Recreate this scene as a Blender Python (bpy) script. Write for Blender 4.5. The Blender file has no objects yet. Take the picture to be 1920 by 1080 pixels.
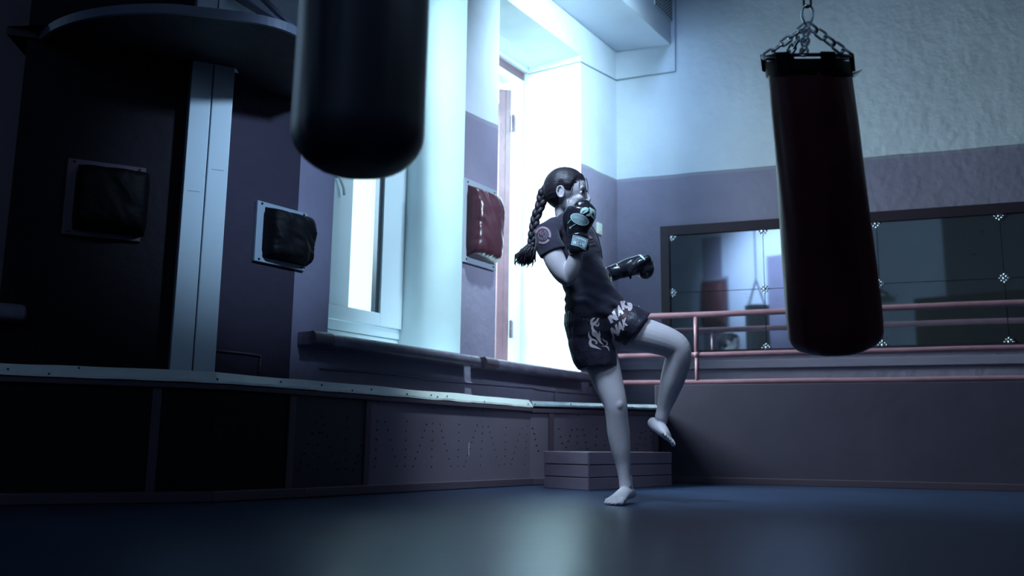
import bpy, bmesh, math, random
from mathutils import Vector, Matrix, noise
from mathutils.bvhtree import BVHTree
random.seed(7)
V = Vector
PI = math.pi
S = bpy.context.scene
COL = S.collection

# ------------------------------------------------------------------ camera
FPX = 1720.0
PITCH = math.atan(296 / 1720.0)
ROLL = 0.0122
CH = 0.27
F = V((0, math.cos(PITCH), math.sin(PITCH)))
R0 = V((1, 0, 0)); U0 = V((0, -math.sin(PITCH), math.cos(PITCH)))
RR = R0 * math.cos(ROLL) + U0 * math.sin(ROLL)
UU = U0 * math.cos(ROLL) - R0 * math.sin(ROLL)
CAM = V((0, 0, CH))
def ray(x, y): return F * FPX + RR * (x - 960) - UU * (y - 540)
def onz(x, y, z):
    d = ray(x, y); return CAM + d * ((z - CH) / d.z)
def onY(x, y, Y):
    d = ray(x, y); return CAM + d * (Y / d.y)
def onp(x, y, P, n):
    d = ray(x, y); return CAM + d * ((P - CAM).dot(n) / d.dot(n))
cam = bpy.data.cameras.new('camera'); co = bpy.data.objects.new('camera', cam); COL.objects.link(co)
co.matrix_world = Matrix(((RR.x, UU.x, -F.x, 0), (RR.y, UU.y, -F.y, 0), (RR.z, UU.z, -F.z, CH), (0, 0, 0, 1)))
cam.sensor_width = 36; cam.lens = 36 * FPX / 1920; cam.clip_start = 0.05
cam.dof.use_dof = True; cam.dof.focus_distance = 4.65; cam.dof.aperture_fstop = 1.9
S.camera = co
S.view_settings.view_transform = 'Standard'; S.view_settings.look = 'None'
S.view_settings.gamma = 1; S.view_settings.use_curve_mapping = False
S.view_settings.exposure = -0.06

# ------------------------------------------------------------------ materials
def lin(c):
    c = c / 255.0
    return c / 12.92 if c <= 0.04045 else ((c + 0.055) / 1.055) ** 2.4
def rgb(r, g, b): return (lin(r), lin(g), lin(b), 1)
def mat(name, col, rough=0.6, metal=0.0, spec=0.5, var=0.0, vscale=4.0, bump=0.0, bscale=20.0, coat=0.0, sheen=0.0):
    m = bpy.data.materials.new(name); m.use_nodes = True
    nt = m.node_tree; b = nt.nodes['Principled BSDF']
    b.inputs['Base Color'].default_value = col
    b.inputs['Roughness'].default_value = rough
    b.inputs['Metallic'].default_value = metal
    b.inputs['Specular IOR Level'].default_value = spec
    b.inputs['Coat Weight'].default_value = coat
    b.inputs['Sheen Weight'].default_value = sheen
    tc = nt.nodes.new('ShaderNodeTexCoord')
    if var:
        n = nt.nodes.new('ShaderNodeTexNoise'); n.inputs['Scale'].default_value = vscale; n.inputs['Detail'].default_value = 6
        nt.links.new(tc.outputs['Object'], n.inputs['Vector'])
        r = nt.nodes.new('ShaderNodeValToRGB')
        r.color_ramp.elements[0].position = 0.3; r.color_ramp.elements[1].position = 0.7
        r.color_ramp.elements[0].color = tuple(max(0, c * (1 - var)) for c in col[:3]) + (1,)
        r.color_ramp.elements[1].color = tuple(min(1, c * (1 + var)) for c in col[:3]) + (1,)
        nt.links.new(n.outputs['Fac'], r.inputs['Fac']); nt.links.new(r.outputs['Color'], b.inputs['Base Color'])
    if bump:
        n = nt.nodes.new('ShaderNodeTexNoise'); n.inputs['Scale'].default_value = bscale; n.inputs['Detail'].default_value = 5
        nt.links.new(tc.outputs['Object'], n.inputs['Vector'])
        bp = nt.nodes.new('ShaderNodeBump'); bp.inputs['Strength'].default_value = bump; bp.inputs['Distance'].default_value = 0.02
        nt.links.new(n.outputs['Fac'], bp.inputs['Height']); nt.links.new(bp.outputs['Normal'], b.inputs['Normal'])
    return m
GREY = (0.27, 0.25, 0.35, 1); WHITE = (0.69, 0.765, 0.86, 1)
def paint(name, vec, c, line=0.03, GREY=GREY, lc=(0.30, 0.30, 0.38, 1)):
    """two-tone wall paint: grey below the line dot(pos,vec)=c, a thin paler border, white plaster above"""
    m = mat(name, WHITE, 0.75, spec=0.25)
    nt = m.node_tree; b = nt.nodes['Principled BSDF']; N = nt.nodes.new; L = nt.links.new
    g = N('ShaderNodeNewGeometry')
    d = N('ShaderNodeVectorMath'); d.operation = 'DOT_PRODUCT'; d.inputs[1].default_value = vec
    L(g.outputs['Position'], d.inputs[0])
    w = N('ShaderNodeTexNoise'); w.inputs['Scale'].default_value = 3; L(g.outputs['Position'], w.inputs['Vector'])
    wm = N('ShaderNodeMath'); wm.operation = 'MULTIPLY_ADD'; wm.inputs[1].default_value = 0.02; L(w.outputs['Fac'], wm.inputs[0]); L(d.outputs['Value'], wm.inputs[2])
    def step(th):
        s = N('ShaderNodeMath'); s.operation = 'GREATER_THAN'; s.inputs[1].default_value = th; L(wm.outputs[0], s.inputs[0]); return s
    s1 = step(c - line + 0.01); s2 = step(c + 0.01)
    # patches of worn paint
    n = N('ShaderNodeTexNoise'); n.inputs['Scale'].default_value = 2.2; n.inputs['Detail'].default_value = 8; L(g.outputs['Position'], n.inputs['Vector'])
    rg = N('ShaderNodeValToRGB'); rg.color_ramp.elements[0].position = .35; rg.color_ramp.elements[1].position = .7
    rg.color_ramp.elements[0].color = tuple(x * .92 for x in GREY[:3]) + (1,); rg.color_ramp.elements[1].color = tuple(x * 1.08 for x in GREY[:3]) + (1,)
    rw = N('ShaderNodeValToRGB'); rw.color_ramp.elements[0].position = .3; rw.color_ramp.elements[1].position = .65
    rw.color_ramp.elements[0].color = tuple(x * .90 for x in WHITE[:3]) + (1,); rw.color_ramp.elements[1].color = WHITE
    L(n.outputs['Fac'], rg.inputs['Fac']); L(n.outputs['Fac'], rw.inputs['Fac'])
    m1 = N('ShaderNodeMix'); m1.data_type = 'RGBA'; L(s1.outputs[0], m1.inputs[0]); L(rg.outputs[0], m1.inputs[6]); m1.inputs[7].default_value = lc
    m2 = N('ShaderNodeMix'); m2.data_type = 'RGBA'; L(s2.outputs[0], m2.inputs[0]); L(m1.outputs[2], m2.inputs[6]); L(rw.outputs[0], m2.inputs[7])
    L(m2.outputs[2], b.inputs['Base Color'])
    nb = N('ShaderNodeTexNoise'); nb.inputs['Scale'].default_value = 14; nb.inputs['Detail'].default_value = 8; L(g.outputs['Position'], nb.inputs['Vector'])
    nc = N('ShaderNodeTexNoise'); nc.inputs['Scale'].default_value = 2.5; nc.inputs['Detail'].default_value = 3; L(g.outputs['Position'], nc.inputs['Vector'])
    ad = N('ShaderNodeMath'); ad.operation = 'ADD'; L(nb.outputs['Fac'], ad.inputs[0]); L(nc.outputs['Fac'], ad.inputs[1])
    bp = N('ShaderNodeBump'); bp.inputs['Strength'].default_value = .28; bp.inputs['Distance'].default_value = .03
    L(ad.outputs[0], bp.inputs['Height']); L(bp.outputs['Normal'], b.inputs['Normal'])
    return m
M = {}
M['white'] = mat('white_plaster', WHITE, .75, spec=.25, var=.05, vscale=2, bump=.15, bscale=9)
M['reveal'] = mat('reveal_plaster', (0.72, 0.82, 0.85, 1), .8, spec=.2, var=.06, vscale=2.5, bump=.12, bscale=7)
M['grey'] = mat('grey_paint', GREY, .5, spec=.35, var=.08, vscale=3, bump=.12, bscale=14)
M['panel'] = mat('panel_paint', (0.19, 0.155, 0.21, 1), .45, spec=.4, var=.08, vscale=3, bump=.06, bscale=18)
M['batten'] = mat('batten_paint', (0.11, 0.08, 0.11, 1), .4, spec=.4)
M['dark'] = mat('dark_void', (0.008, 0.008, 0.01, 1), .9)
M['sill'] = mat('sill_paint', (0.17, 0.15, 0.21, 1), .28, spec=.5, var=.3, vscale=9, bump=.2, bscale=30)
M['strip'] = mat('ledge_strip', (0.85, 0.93, 0.92, 1), .45, var=.06, vscale=6, bump=.15, bscale=12)
M['strip_old'] = mat('ledge_strip_worn', (0.42, 0.50, 0.58, 1), .55, var=.25, vscale=9, bump=.2, bscale=25)
M['floor'] = mat('mat_vinyl', (0.026, 0.045, 0.095, 1), .32, spec=.42, var=.22, vscale=1.6, bump=.10, bscale=5)
M['hinge'] = mat('old_hinge_metal', (.30, .24, .28, 1), .35, .9)
M['upvc'] = mat('white_plastic_frame', (0.70, 0.82, 0.88, 1), .35)
M['frame_white'] = mat('white_frame_paint', (0.75, 0.84, 0.86, 1), .4)
M['brown'] = mat('brown_sash_paint', (0.17, 0.095, 0.12, 1), .4, var=.15, vscale=8, bump=.12, bscale=25)
M['brown_dark'] = mat('brown_edge_paint', (0.16, 0.09, 0.11, 1), .45, bump=.1)
M['steel'] = mat('steel', (0.80, 0.88, 0.92, 1), .25, 1.0)
M['black_metal'] = mat('black_metal', (0.02, 0.02, 0.025, 1), .4, .6)
M['rail'] = mat('rail_paint', (0.38, 0.20, 0.25, 1), .32, spec=.5, var=.1, vscale=10, bump=.06, bscale=40)
M['redvinyl'] = mat('dark_red_vinyl', (0.12, 0.020, 0.032, 1), .40, spec=.4, var=.25, vscale=4, bump=.12, bscale=9)
M['padred'] = mat('oxblood_vinyl', (0.075, 0.026, 0.040, 1), .27, spec=.6, var=.15, vscale=6, bump=.25, bscale=9)
M['padblack'] = mat('black_vinyl', (0.005, 0.005, 0.007, 1), .6, spec=.15, bump=.15, bscale=12)
M['blackbag'] = mat('black_leather', (0.024, 0.029, 0.046, 1), .5, spec=.45, bump=.08, bscale=8)
M['plate'] = mat('backing_board_paint', (0.32, 0.36, 0.44, 1), .5, bump=.08)
M['plate_white'] = mat('backing_board_pale', (0.33, 0.40, 0.48, 1), .5, bump=.08)
M['ply'] = mat('dark_plywood', (0.035, 0.03, 0.042, 1), .7, var=.35, vscale=7, bump=.2)
M['rim'] = mat('rim_paint', (0.13, 0.15, 0.22, 1), .5)
M['skin'] = mat('skin', (0.60, 0.56, 0.60, 1), .5, spec=.35, var=.07, vscale=9)
M['skin'].node_tree.nodes['Principled BSDF'].inputs['Subsurface Weight'].default_value = .12
M['skin'].node_tree.nodes['Principled BSDF'].inputs['Subsurface Radius'].default_value = (.012, .005, .004)
M['hair'] = mat('dark_hair', (0.026, 0.021, 0.032, 1), .48, spec=.45, bump=.0)
M['shirt'] = mat('navy_cotton', (0.036, 0.035, 0.060, 1), .85, spec=.2, sheen=.15, bump=.35, bscale=14)
M['satin'] = mat('black_satin', (0.026, 0.025, 0.042, 1), .36, spec=.5, bump=.4, bscale=16)
M['glove'] = mat('black_glove_leather', (0.016, 0.017, 0.026, 1), .22, spec=.6, bump=.10, bscale=30)
M['floor'].node_tree.nodes['Principled BSDF'].inputs['Specular Tint'].default_value = (.42, .70, 1, 1)
M['silver'] = mat('silver_print', (0.72, 0.62, 0.66, 1), .35, .25)
M['mark_white'] = mat('white_print', (0.55, 0.78, 0.76, 1), .45)
M['mark_pale'] = mat('pale_print', (0.28, 0.40, 0.46, 1), .5)
M['label_pale'] = mat('pale_label', (0.50, 0.68, 0.74, 1), .5)
M['mark_dark'] = mat('dark_print', (0.02, 0.03, 0.05, 1), .5)
M['maroon'] = mat('maroon_print', (0.07, 0.02, 0.035, 1), .5)
M['pinkish'] = mat('dusty_pink_print', (0.30, 0.19, 0.24, 1), .6)
M['eye'] = mat('eye_white', (0.55, 0.55, 0.6, 1), .2)
M['iris'] = mat('iris', (0.015, 0.012, 0.015, 1), .15)
M['lip'] = mat('lip', (0.33, 0.20, 0.23, 1), .5)
M['switch'] = mat('switch_plastic', (0.72, 0.78, 0.70, 1), .4)
M['wire'] = mat('cable_grey', (0.30, 0.38, 0.42, 1), .6)
M['slot'] = mat('grille_slot', (0.02, 0.025, 0.04, 1), .8)
def hairmat():
    m = M['hair']; nt = m.node_tree; b = nt.nodes['Principled BSDF']
    tc = nt.nodes.new('ShaderNodeTexCoord'); mp = nt.nodes.new('ShaderNodeMapping'); mp.inputs['Scale'].default_value = (22, 140, 140)
    mp.inputs['Rotation'].default_value = (0, .5, 0)
    n = nt.nodes.new('ShaderNodeTexNoise'); n.inputs['Scale'].default_value = 1; n.inputs['Detail'].default_value = 3
    bp = nt.nodes.new('ShaderNodeBump'); bp.inputs['Strength'].default_value = .6; bp.inputs['Distance'].default_value = .003
    nt.links.new(tc.outputs['Object'], mp.inputs['Vector']); nt.links.new(mp.outputs[0], n.inputs['Vector'])
    nt.links.new(n.outputs['Fac'], bp.inputs['Height']); nt.links.new(bp.outputs['Normal'], b.inputs['Normal'])
hairmat()
def mirrormat():
    m = bpy.data.materials.new('old_mirror'); m.use_nodes = True; nt = m.node_tree; b = nt.nodes['Principled BSDF']
    b.inputs['Metallic'].default_value = 1; b.inputs['Roughness'].default_value = .03
    g = nt.nodes.new('ShaderNodeNewGeometry')
    n = nt.nodes.new('ShaderNodeTexNoise'); n.inputs['Scale'].default_value = 16; n.inputs['Detail'].default_value = 8; n.inputs['Roughness'].default_value = .7
    nt.links.new(g.outputs['Position'], n.inputs['Vector'])
    r = nt.nodes.new('ShaderNodeValToRGB'); e = r.color_ramp.elements
    e[0].position = .27; e[0].color = (0.05, 0.06, 0.08, 1); e[1].position = .36; e[1].color = (0.82, 0.88, 0.95, 1)
    nt.links.new(n.outputs['Fac'], r.inputs['Fac']); nt.links.new(r.outputs[0], b.inputs['Base Color'])
    d = nt.nodes.new('ShaderNodeBsdfDiffuse'); d.inputs[0].default_value = (.45, .52, .58, 1); x = nt.nodes.new('ShaderNodeMixShader'); x.inputs[0].default_value = .07
    nt.links.new(b.outputs[0], x.inputs[1]); nt.links.new(d.outputs[0], x.inputs[2]); nt.links.new(x.outputs[0], nt.nodes['Material Output'].inputs['Surface'])
    return m
M['mirror'] = mirrormat()
def panemat():
    m = bpy.data.materials.new('window_glass'); m.use_nodes = True; nt = m.node_tree
    out = nt.nodes['Material Output']; nt.nodes.remove(nt.nodes['Principled BSDF'])
    t = nt.nodes.new('ShaderNodeBsdfTransparent'); t.inputs[0].default_value = (.95, .98, .98, 1)
    g = nt.nodes.new('ShaderNodeBsdfGlossy'); g.inputs['Roughness'].default_value = .02
    x = nt.nodes.new('ShaderNodeMixShader'); x.inputs[0].default_value = .08
    nt.links.new(t.outputs[0], x.inputs[1]); nt.links.new(g.outputs[0], x.inputs[2]); nt.links.new(x.outputs[0], out.inputs['Surface'])
    return m
M['pane'] = panemat()

# ------------------------------------------------------------------ mesh helpers
class MB:
    def __init__(s): s.v = []; s.f = []; s.m = []; s.mi = 0
    def add(s, vs, fs, mi=None):
        o = len(s.v); s.v += [V(p) for p in vs]
        for f in fs: s.f.append([i + o for i in f]); s.m.append(s.mi if mi is None else mi)
        return s
    def fbox(s, O, u, v, w, a, b, c, mi=None):
        vs = [O + u * x + v * y + w * z for z in c for y in b for x in a]
        fs = [(0, 2, 3, 1), (4, 5, 7, 6), (0, 1, 5, 4), (2, 6, 7, 3), (0, 4, 6, 2), (1, 3, 7, 5)]
        return s.add(vs, fs, mi)
    def prism(s, poly, z0, z1, mi=None):
        n = len(poly)
        vs = [V((p[0], p[1], z0)) for p in poly] + [V((p[0], p[1], z1)) for p in poly]
        fs = [list(range(n))[::-1], list(range(n, 2 * n))] + [(i, (i + 1) % n, n + (i + 1) % n, n + i) for i in range(n)]
        return s.add(vs, fs, mi)
    def rings(s, rs, caps=True, mi=None, closed=False):
        n = len(rs[0]); vs = [p for r in rs for p in r]; fs = []
        K = len(rs)
        for k in range(K if closed else K - 1):
            k2 = (k + 1) % K
            for i in range(n): fs.append((k * n + i, k * n + (i + 1) % n, k2 * n + (i + 1) % n, k2 * n + i))
        if caps and not closed:
            fs.append(list(range(n))[::-1]); fs.append([(K - 1) * n + i for i in range(n)])
        return s.add(vs, fs, mi)
    def loft(s, pts, n=20, up=V((0, 1, 0)), rnd=True, caps=True, mi=None, endt=None):
        """pts: (centre, a, b): a across, b along 'up'"""
        P = [p[0] for p in pts]; rs = []
        for k, (c, a, b) in enumerate(pts):
            t = (P[min(k + 1, len(P) - 1)] - P[max(k - 1, 0)]).normalized()
            if endt and k in endt: t = endt[k].normalized()
            e2 = (up - t * up.dot(t))
            if e2.length < 1e-4: e2 = V((1, 0, 0)) - t * t.x
            e2.normalize(); e1 = t.cross(e2)
            rs.append((c, t, e1, e2, a, b))
        out = []
        def ring(c, e1, e2, a, b): return [c + e1 * (a * math.cos(2 * PI * i / n)) + e2 * (b * math.sin(2 * PI * i / n)) for i in range(n)]
        if rnd:
            c, t, e1, e2, a, b = rs[0]; m = min(a, b)
            for q in (.25, .6, .88): out.append(ring(c - t * (m * math.sqrt(1 - q * q)) * .7, e1, e2, a * q, b * q))
        for c, t, e1, e2, a, b in rs: out.append(ring(c, e1, e2, a, b))
        if rnd:
            c, t, e1, e2, a, b = rs[-1]; m = min(a, b)
            for q in (.88, .6, .25): out.append(ring(c + t * (m * math.sqrt(1 - q * q)) * .7, e1, e2, a * q, b * q))
        return s.rings(out, caps, mi)
    def tube(s, pts, r, n=8, closed=False, mi=None):
        P = [V(p) for p in pts]; K = len(P); rs = []
        prev = None
        for k in range(K):
            a = P[(k - 1) % K] if (closed or k > 0) else P[0]; b = P[(k + 1) % K] if (closed or k < K - 1) else P[-1]
            t = (b - a).normalized()
            if prev is None:
                up = V((0, 0, 1)) if abs(t.z) < .9 else V((1, 0, 0)); e = (up - t * up.dot(t)).normalized()
            else: e = (prev - t * prev.dot(t)).normalized()
            prev = e; g = t.cross(e)
            rad = r[k] if isinstance(r, (list, tuple)) else r
            rs.append([P[k] + (e * math.cos(2 * PI * i / n) + g * math.sin(2 * PI * i / n)) * rad for i in range(n)])
        return s.rings(rs, True, mi, closed)
    def ell(s, c, X, Y, Z, nu=20, nv=12, mi=None):
        vs = [c + Z]; fs = []
        for j in range(1, nv):
            th = PI * j / nv
            for i in range(nu):
                ph = 2 * PI * i / nu
                vs.append(c + X * (math.sin(th) * math.cos(ph)) + Y * (math.sin(th) * math.sin(ph)) + Z * math.cos(th))
        vs.append(c - Z)
        for i in range(nu): fs.append((0, 1 + i, 1 + (i + 1) % nu))
        for j in range(nv - 2):
            for i in range(nu):
                a = 1 + j * nu + i; b = 1 + j * nu + (i + 1) % nu; fs.append((a, a + nu, b + nu, b))
        L = len(vs) - 1
        for i in range(nu): fs.append((L, L - nu + (i + 1) % nu, L - nu + i))
        return s.add(vs, fs, mi)
    def mesh(s, name='m'):
        me = bpy.data.meshes.new(name); me.from_pydata([tuple(p) for p in s.v], [], s.f)
        for p, mi in zip(me.polygons, s.m): p.material_index = mi
        bm = bmesh.new(); bm.from_mesh(me); bmesh.ops.recalc_face_normals(bm, faces=bm.faces); bm.to_mesh(me); bm.free()
        return me
    def build(s, name, mats, parent=None, bevel=0, smooth=False, origin=None):
        return link(name, s.mesh(name), mats, parent, bevel, smooth)
def link(name, me, mats, parent=None, bevel=0, smooth=False):
    o = bpy.data.objects.new(name, me); COL.objects.link(o)
    # put the origin at the base centre of the mesh
    if parent is None and len(me.vertices):
        xs = [v.co.x for v in me.vertices]; ys = [v.co.y for v in me.vertices]; zs = [v.co.z for v in me.vertices]
        c = V(((min(xs) + max(xs)) / 2, (min(ys) + max(ys)) / 2, min(zs)))
        me.transform(Matrix.Translation(-c)); o.location = c
    for m in (mats if isinstance(mats, (list, tuple)) else [mats]): me.materials.append(m)
    if smooth:
        for p in me.polygons: p.use_smooth = True
    if bevel:
        b = o.modifiers.new('Bevel', 'BEVEL'); b.width = bevel; b.segments = 2; b.limit_method = 'ANGLE'
        for p in me.polygons: p.use_smooth = True
        b.harden_normals = True
    if parent is not None:
        o.parent = parent
        o.matrix_parent_inverse = Matrix.Translation(-parent_world(parent))
    return o
def parent_world(p):
    l = V((0, 0, 0))
    # world position of a parent whose chain only holds translations
    while p is not None:
        l = l + V(p.location); 
        if p.parent is not None: l = l + p.matrix_parent_inverse.translation
        p = p.parent
    return l
def empty(name, loc):
    o = bpy.data.objects.new(name, None); o.empty_display_size = .1; COL.objects.link(o); o.location = loc; return o
def tag(o, label=None, cat=None, group=None, kind=None):
    if label: o['label'] = label
    if cat: o['category'] = cat
    if group: o['group'] = group
    if kind: o['kind'] = kind
    return o
def struct(o): o['kind'] = 'structure'; return o
def remesh(mb, vox, smooth=4, fac=.5):
    me = mb.mesh('tmp'); o = bpy.data.objects.new('tmp', me); COL.objects.link(o)
    r = o.modifiers.new('r', 'REMESH'); r.mode = 'VOXEL'; r.voxel_size = vox
    if smooth:
        sm = o.modifiers.new('s', 'SMOOTH'); sm.factor = fac; sm.iterations = smooth
    dg = bpy.context.evaluated_depsgraph_get(); dg.update()
    out = bpy.data.meshes.new_from_object(o.evaluated_get(dg))
    bpy.data.objects.remove(o)
    for p in out.polygons: p.use_smooth = True
    return out
def bvh(me):
    return BVHTree.FromPolygons([v.co.copy() for v in me.vertices], [tuple(p.vertices) for p in me.polygons])
def wrinkle(me, fn):
    me.update()
    ns = [v.normal.copy() for v in me.vertices]
    for v, n in zip(me.vertices, ns): v.co += n * fn(v.co)
def evalmesh(o):
    dg = bpy.context.evaluated_depsgraph_get(); dg.update()
    return bpy.data.meshes.new_from_object(o.evaluated_get(dg))

# ------------------------------------------------------------------ plan of the room
ZS = 0.567                       # top ledge of the radiator cover
AZ = math.radians(32.9)
dL = V((math.sin(AZ), math.cos(AZ), 0)); nO = V((-dL.y, dL.x, 0)); Z = V((0, 0, 1))
B0 = onz(995, 757, ZS); OFF = 0.126
W = B0 + nO * OFF
P2 = B0 - dL * 2.2               # bend of the wall
P1 = onz(407, 708, ZS); P0 = onz(0, 691, ZS)
dM = (P2 - P1).normalized(); dM.z = 0; nM = V((-dM.y, dM.x, 0))
dA = (P1 - P0).normalized(); dA.z = 0; nA = V((-dA.y, dA.x, 0))
def isect(p, d, q, e):
    c = d.x * e.y - d.y * e.x; t = ((q.x - p.x) * e.y - (q.y - p.y) * e.x) / c
    return V((p.x + d.x * t, p.y + d.y * t, 0))
def flat(p): return V((p.x, p.y, 0))
W0 = flat(W)
BM = isect(W0, dL, flat(P1) + nM * OFF, dM)          # wall bend between B and M
BA = isect(flat(P1) + nM * OFF, dM, flat(P0) + nA * OFF, dA)
K = flat(onp(1157, 333, W, nO))                      # room corner
T = math.radians(70)
dR = V((math.sin(T), -math.cos(T), 0)); nR = V((dR.y, -dR.x, 0)); nR = -nR if nR.y < 0 else nR   # points out of the room
def sB(x, y, off=0): return (onp(x, y, W0 + nO * off, nO) - W0).dot(dL)
def zB(x, y, off=0): return onp(x, y, W0 + nO * off, nO).z
sK = (K - W0).dot(dL); sBM = (BM - W0).dot(dL)
TH = 0.63
# niches cut in wall B
n1a, n1b = sB(615, 600), sB(866, 500)
n2a, n2b = sB(930, 500), sB(1089, 300)
ZSILL = 0.83; ZSOF = 3.60; ZC = 5.2
mb = MB()
def wb(s0, s1, z0, z1, o0=0, o1=TH): mb.fbox(W0, dL, nO, Z, (s0, s1), (o0, o1), (z0, z1))
wb(sBM, n1a, 0, ZC); wb(n1b, n2a, 0, ZC); wb(n2b, sK + 1.2, 0, ZC)
for a, b in ((n1a, n1b), (n2a, n2b)): wb(a, b, 0, ZSILL); wb(a, b, ZSOF, ZC)
paintB = paint('wall_paint_left', (dL.x * -.045, dL.y * -.045, 1), 2.555 - .045 * (W0 + dL * sB(866, 205)).dot(dL))
o = mb.build('wall_left', [paintB, M['reveal']]); struct(o)
for p in o.data.polygons:
    if not (abs(p.normal.dot(nO) + 1) < .01): p.material_index = 1
# wall M and wall A (towards the left)
mb = MB()
c0 = BM; c1 = BA
mb.prism([c0, c1, c1 + nM * .5, c0 + nM * .5], 0, ZC)
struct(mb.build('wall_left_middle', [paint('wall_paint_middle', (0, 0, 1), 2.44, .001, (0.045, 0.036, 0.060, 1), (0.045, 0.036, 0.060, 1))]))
mb = MB()
niA = flat(onp(27, 300, BA, nA))
mb.prism([c1, niA, niA + nA * .62, c1 + nA * .5], 0, ZC)
niB = niA - dA * 1.3
mb.prism([niA, niB, niB + nA * .62, niA + nA * .62], 0, ZSILL)
mb.prism([niA, niB, niB + nA * .62, niA + nA * .62], 3.4, ZC)
A_end = niB - dA * 2.6
mb.prism([niB, A_end, A_end + nA * .62, niB + nA * .62], 0, ZC)
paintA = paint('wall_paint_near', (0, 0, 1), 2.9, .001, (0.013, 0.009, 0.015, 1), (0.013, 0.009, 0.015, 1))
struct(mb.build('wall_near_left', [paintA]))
mb = MB(); mb.prism([niA + nA * .5, niB + nA * .5, niB + nA * .6, niA + nA * .6], ZSILL, 3.4)
struct(mb.build('window_3', [M['batten']]))
# mirror wall
mb = MB(); RE = K + dR * 5.6
mb.prism([K - dR * .7, RE, RE + nR * .4, K - dR * .7 + nR * .4], 0, ZC)
struct(mb.build('wall_right', [paint('wall_paint_right', (0, 0, 1), 2.665)]))
# knee wall under the railing
mb = MB(); KW = K - nR * .55
kx = (flat(onp(1241, 850, KW, nR)) - KW).dot(dR)
mb.fbox(KW, dR, nR, Z, (kx - .05, 5.45), (0, .549), (0, .765))
struct(mb.build('trim_1', [mat('knee_wall_paint', (0.085, 0.072, 0.112, 1), .55, spec=.35, var=.08, vscale=3, bump=.1, bscale=14)], bevel=.006))
mb = MB(); mb.fbox(KW, dR, nR, Z, (kx + .02, 5.45), (-.022, -.001), (0, .05)); struct(mb.build('baseboard_right', [M['batten']], bevel=.004))
# moulding on the mirror wall, just under the mirror
mb = MB(); mb.fbox(K, dR, nR, Z, (.02, 5.45), (-.03, -.001), (.93, 1.0)); struct(mb.build('trim_2', [M['grey']], bevel=.006))
# rear part of the room
F1 = V((5.6, 6.0, 0)); N1 = V((5.9, -3.0, 0)); N2 = V((-5.2, -3.0, 0))
mb = MB(); mb.prism([RE + V((0, .2, 0)), N1, N1 + V((.3, 0, 0)), RE + V((.3, .2, 0))], 0, ZC); struct(mb.build('wall_far_right', [paintA]))
# floor, ceiling
mb = MB(); mb.prism([(-6.5, -3.3), (6.6, -3.3), (6.6, 10), (-6.5, 10)], -.12, 0); struct(mb.build('floor', [M['floor']]))
mb = MB(); mb.prism([(-6.5, -3.3), (6.6, -3.3), (6.6, 10), (-6.5, 10)], ZC + .002, ZC + .2); struct(mb.build('ceiling', [mat('dark_ceiling_paint', (.10, .11, .14, 1), .8)]))

# ------------------------------------------------------------------ wall behind the camera, seen in the mirror
YN = -1.8
mb = MB(); mb.fbox(V((0, YN, 0)), V((1, 0, 0)), V((0, 1, 0)), Z, (-6.5, 6.2), (-.3, 0), (0, ZC)); struct(mb.build('wall_back', [M['white']]))
M['slate'] = mat('light_absorber_slate', (.045, .05, .075, 1), .6)  # dark colour of the panels added to soak up bounced light
mb = MB(); mb.fbox(V((0, YN, 0)), V((1, 0, 0)), V((0, 1, 0)), Z, (1.15, 5.6), (.001, .03), (0, ZC - .01)); struct(mb.build('light_absorber_right', [M['slate']]))  # dark panel added on the back wall to cut bounce and darken its reflection
mb = MB(); mb.fbox(V((0, YN, 0)), V((1, 0, 0)), V((0, 1, 0)), Z, (-6.4, -4.7), (.001, .03), (0, ZC - .01)); struct(mb.build('light_absorber_left', [M['slate']]))  # unseen dark panel added to cut bounced light
mb = MB(); mb.fbox(V((0, YN, 0)), V((1, 0, 0)), V((0, 1, 0)), Z, (-3.43, -3.02), (.001, .05), (0, 4.50)); struct(mb.build('trim_4', [M['grey']]))
mb = MB(); mb.fbox(V((0, YN, 0)), V((1, 0, 0)), V((0, 1, 0)), Z, (-2.05, -1.5), (.001, .05), (0, 3.95)); struct(mb.build('trim_5', [M['grey']]))
mb = MB(); mb.prism([A_end + V((-.0, 0, 0)), (A_end.x, YN, 0), (A_end.x - .3, YN, 0), A_end + V((-.3, 0, 0))], 0, ZC); struct(mb.build('wall_back_left', [paintA]))

# ------------------------------------------------------------------ ventilation duct box high on the window wall
zd = 3.89
dk = onz(1256, 82, zd); dw = (flat(dk) - W0).dot(-nO)
t = empty('ventilation_duct', flat(K) + V((0, 0, zd))); tag(t, 'boxed white ventilation duct with a grille, high in the corner above the window', 'duct')
mb = MB()
q0 = K; q1 = isect(K, dR, W0 - nO * dw, dL)
q2 = q1 - dL * 4.2; q3 = q2 + nO * dw
mb.prism([q0 - nR * .002, q1 - nR * .002, q2, q3 - nO * .0], zd, ZC - .002)
mb.build('duct_box', M['white'], t, bevel=.01)
mb = MB(); gz = onp(1262, 44, q1, nO).z
gs0 = (onp(1226, 10, q1, nO) - q1).dot(dL); gs1 = (onp(1262, 40, q1, nO) - q1).dot(dL)
mb.fbox(q1, dL, nO, Z, (gs0, gs1), (-.012, -.001), (gz, gz + .34)); g = mb.build('grille', M['frame_white'], t, bevel=.002)
mb = MB()
for i in range(10):
    for j in range(11):
        a = gs0 + (gs1 - gs0) * (i + .28) / 10; b = gs0 + (gs1 - gs0) * (i + .72) / 10; c = gz + .34 * (j + .25) / 11; d = gz + .34 * (j + .75) / 11
        mb.fbox(q1, dL, nO, Z, (a, b), (-.016, -.011), (c, d))
mb.build('grille_slots', M['slot'], t)
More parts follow.
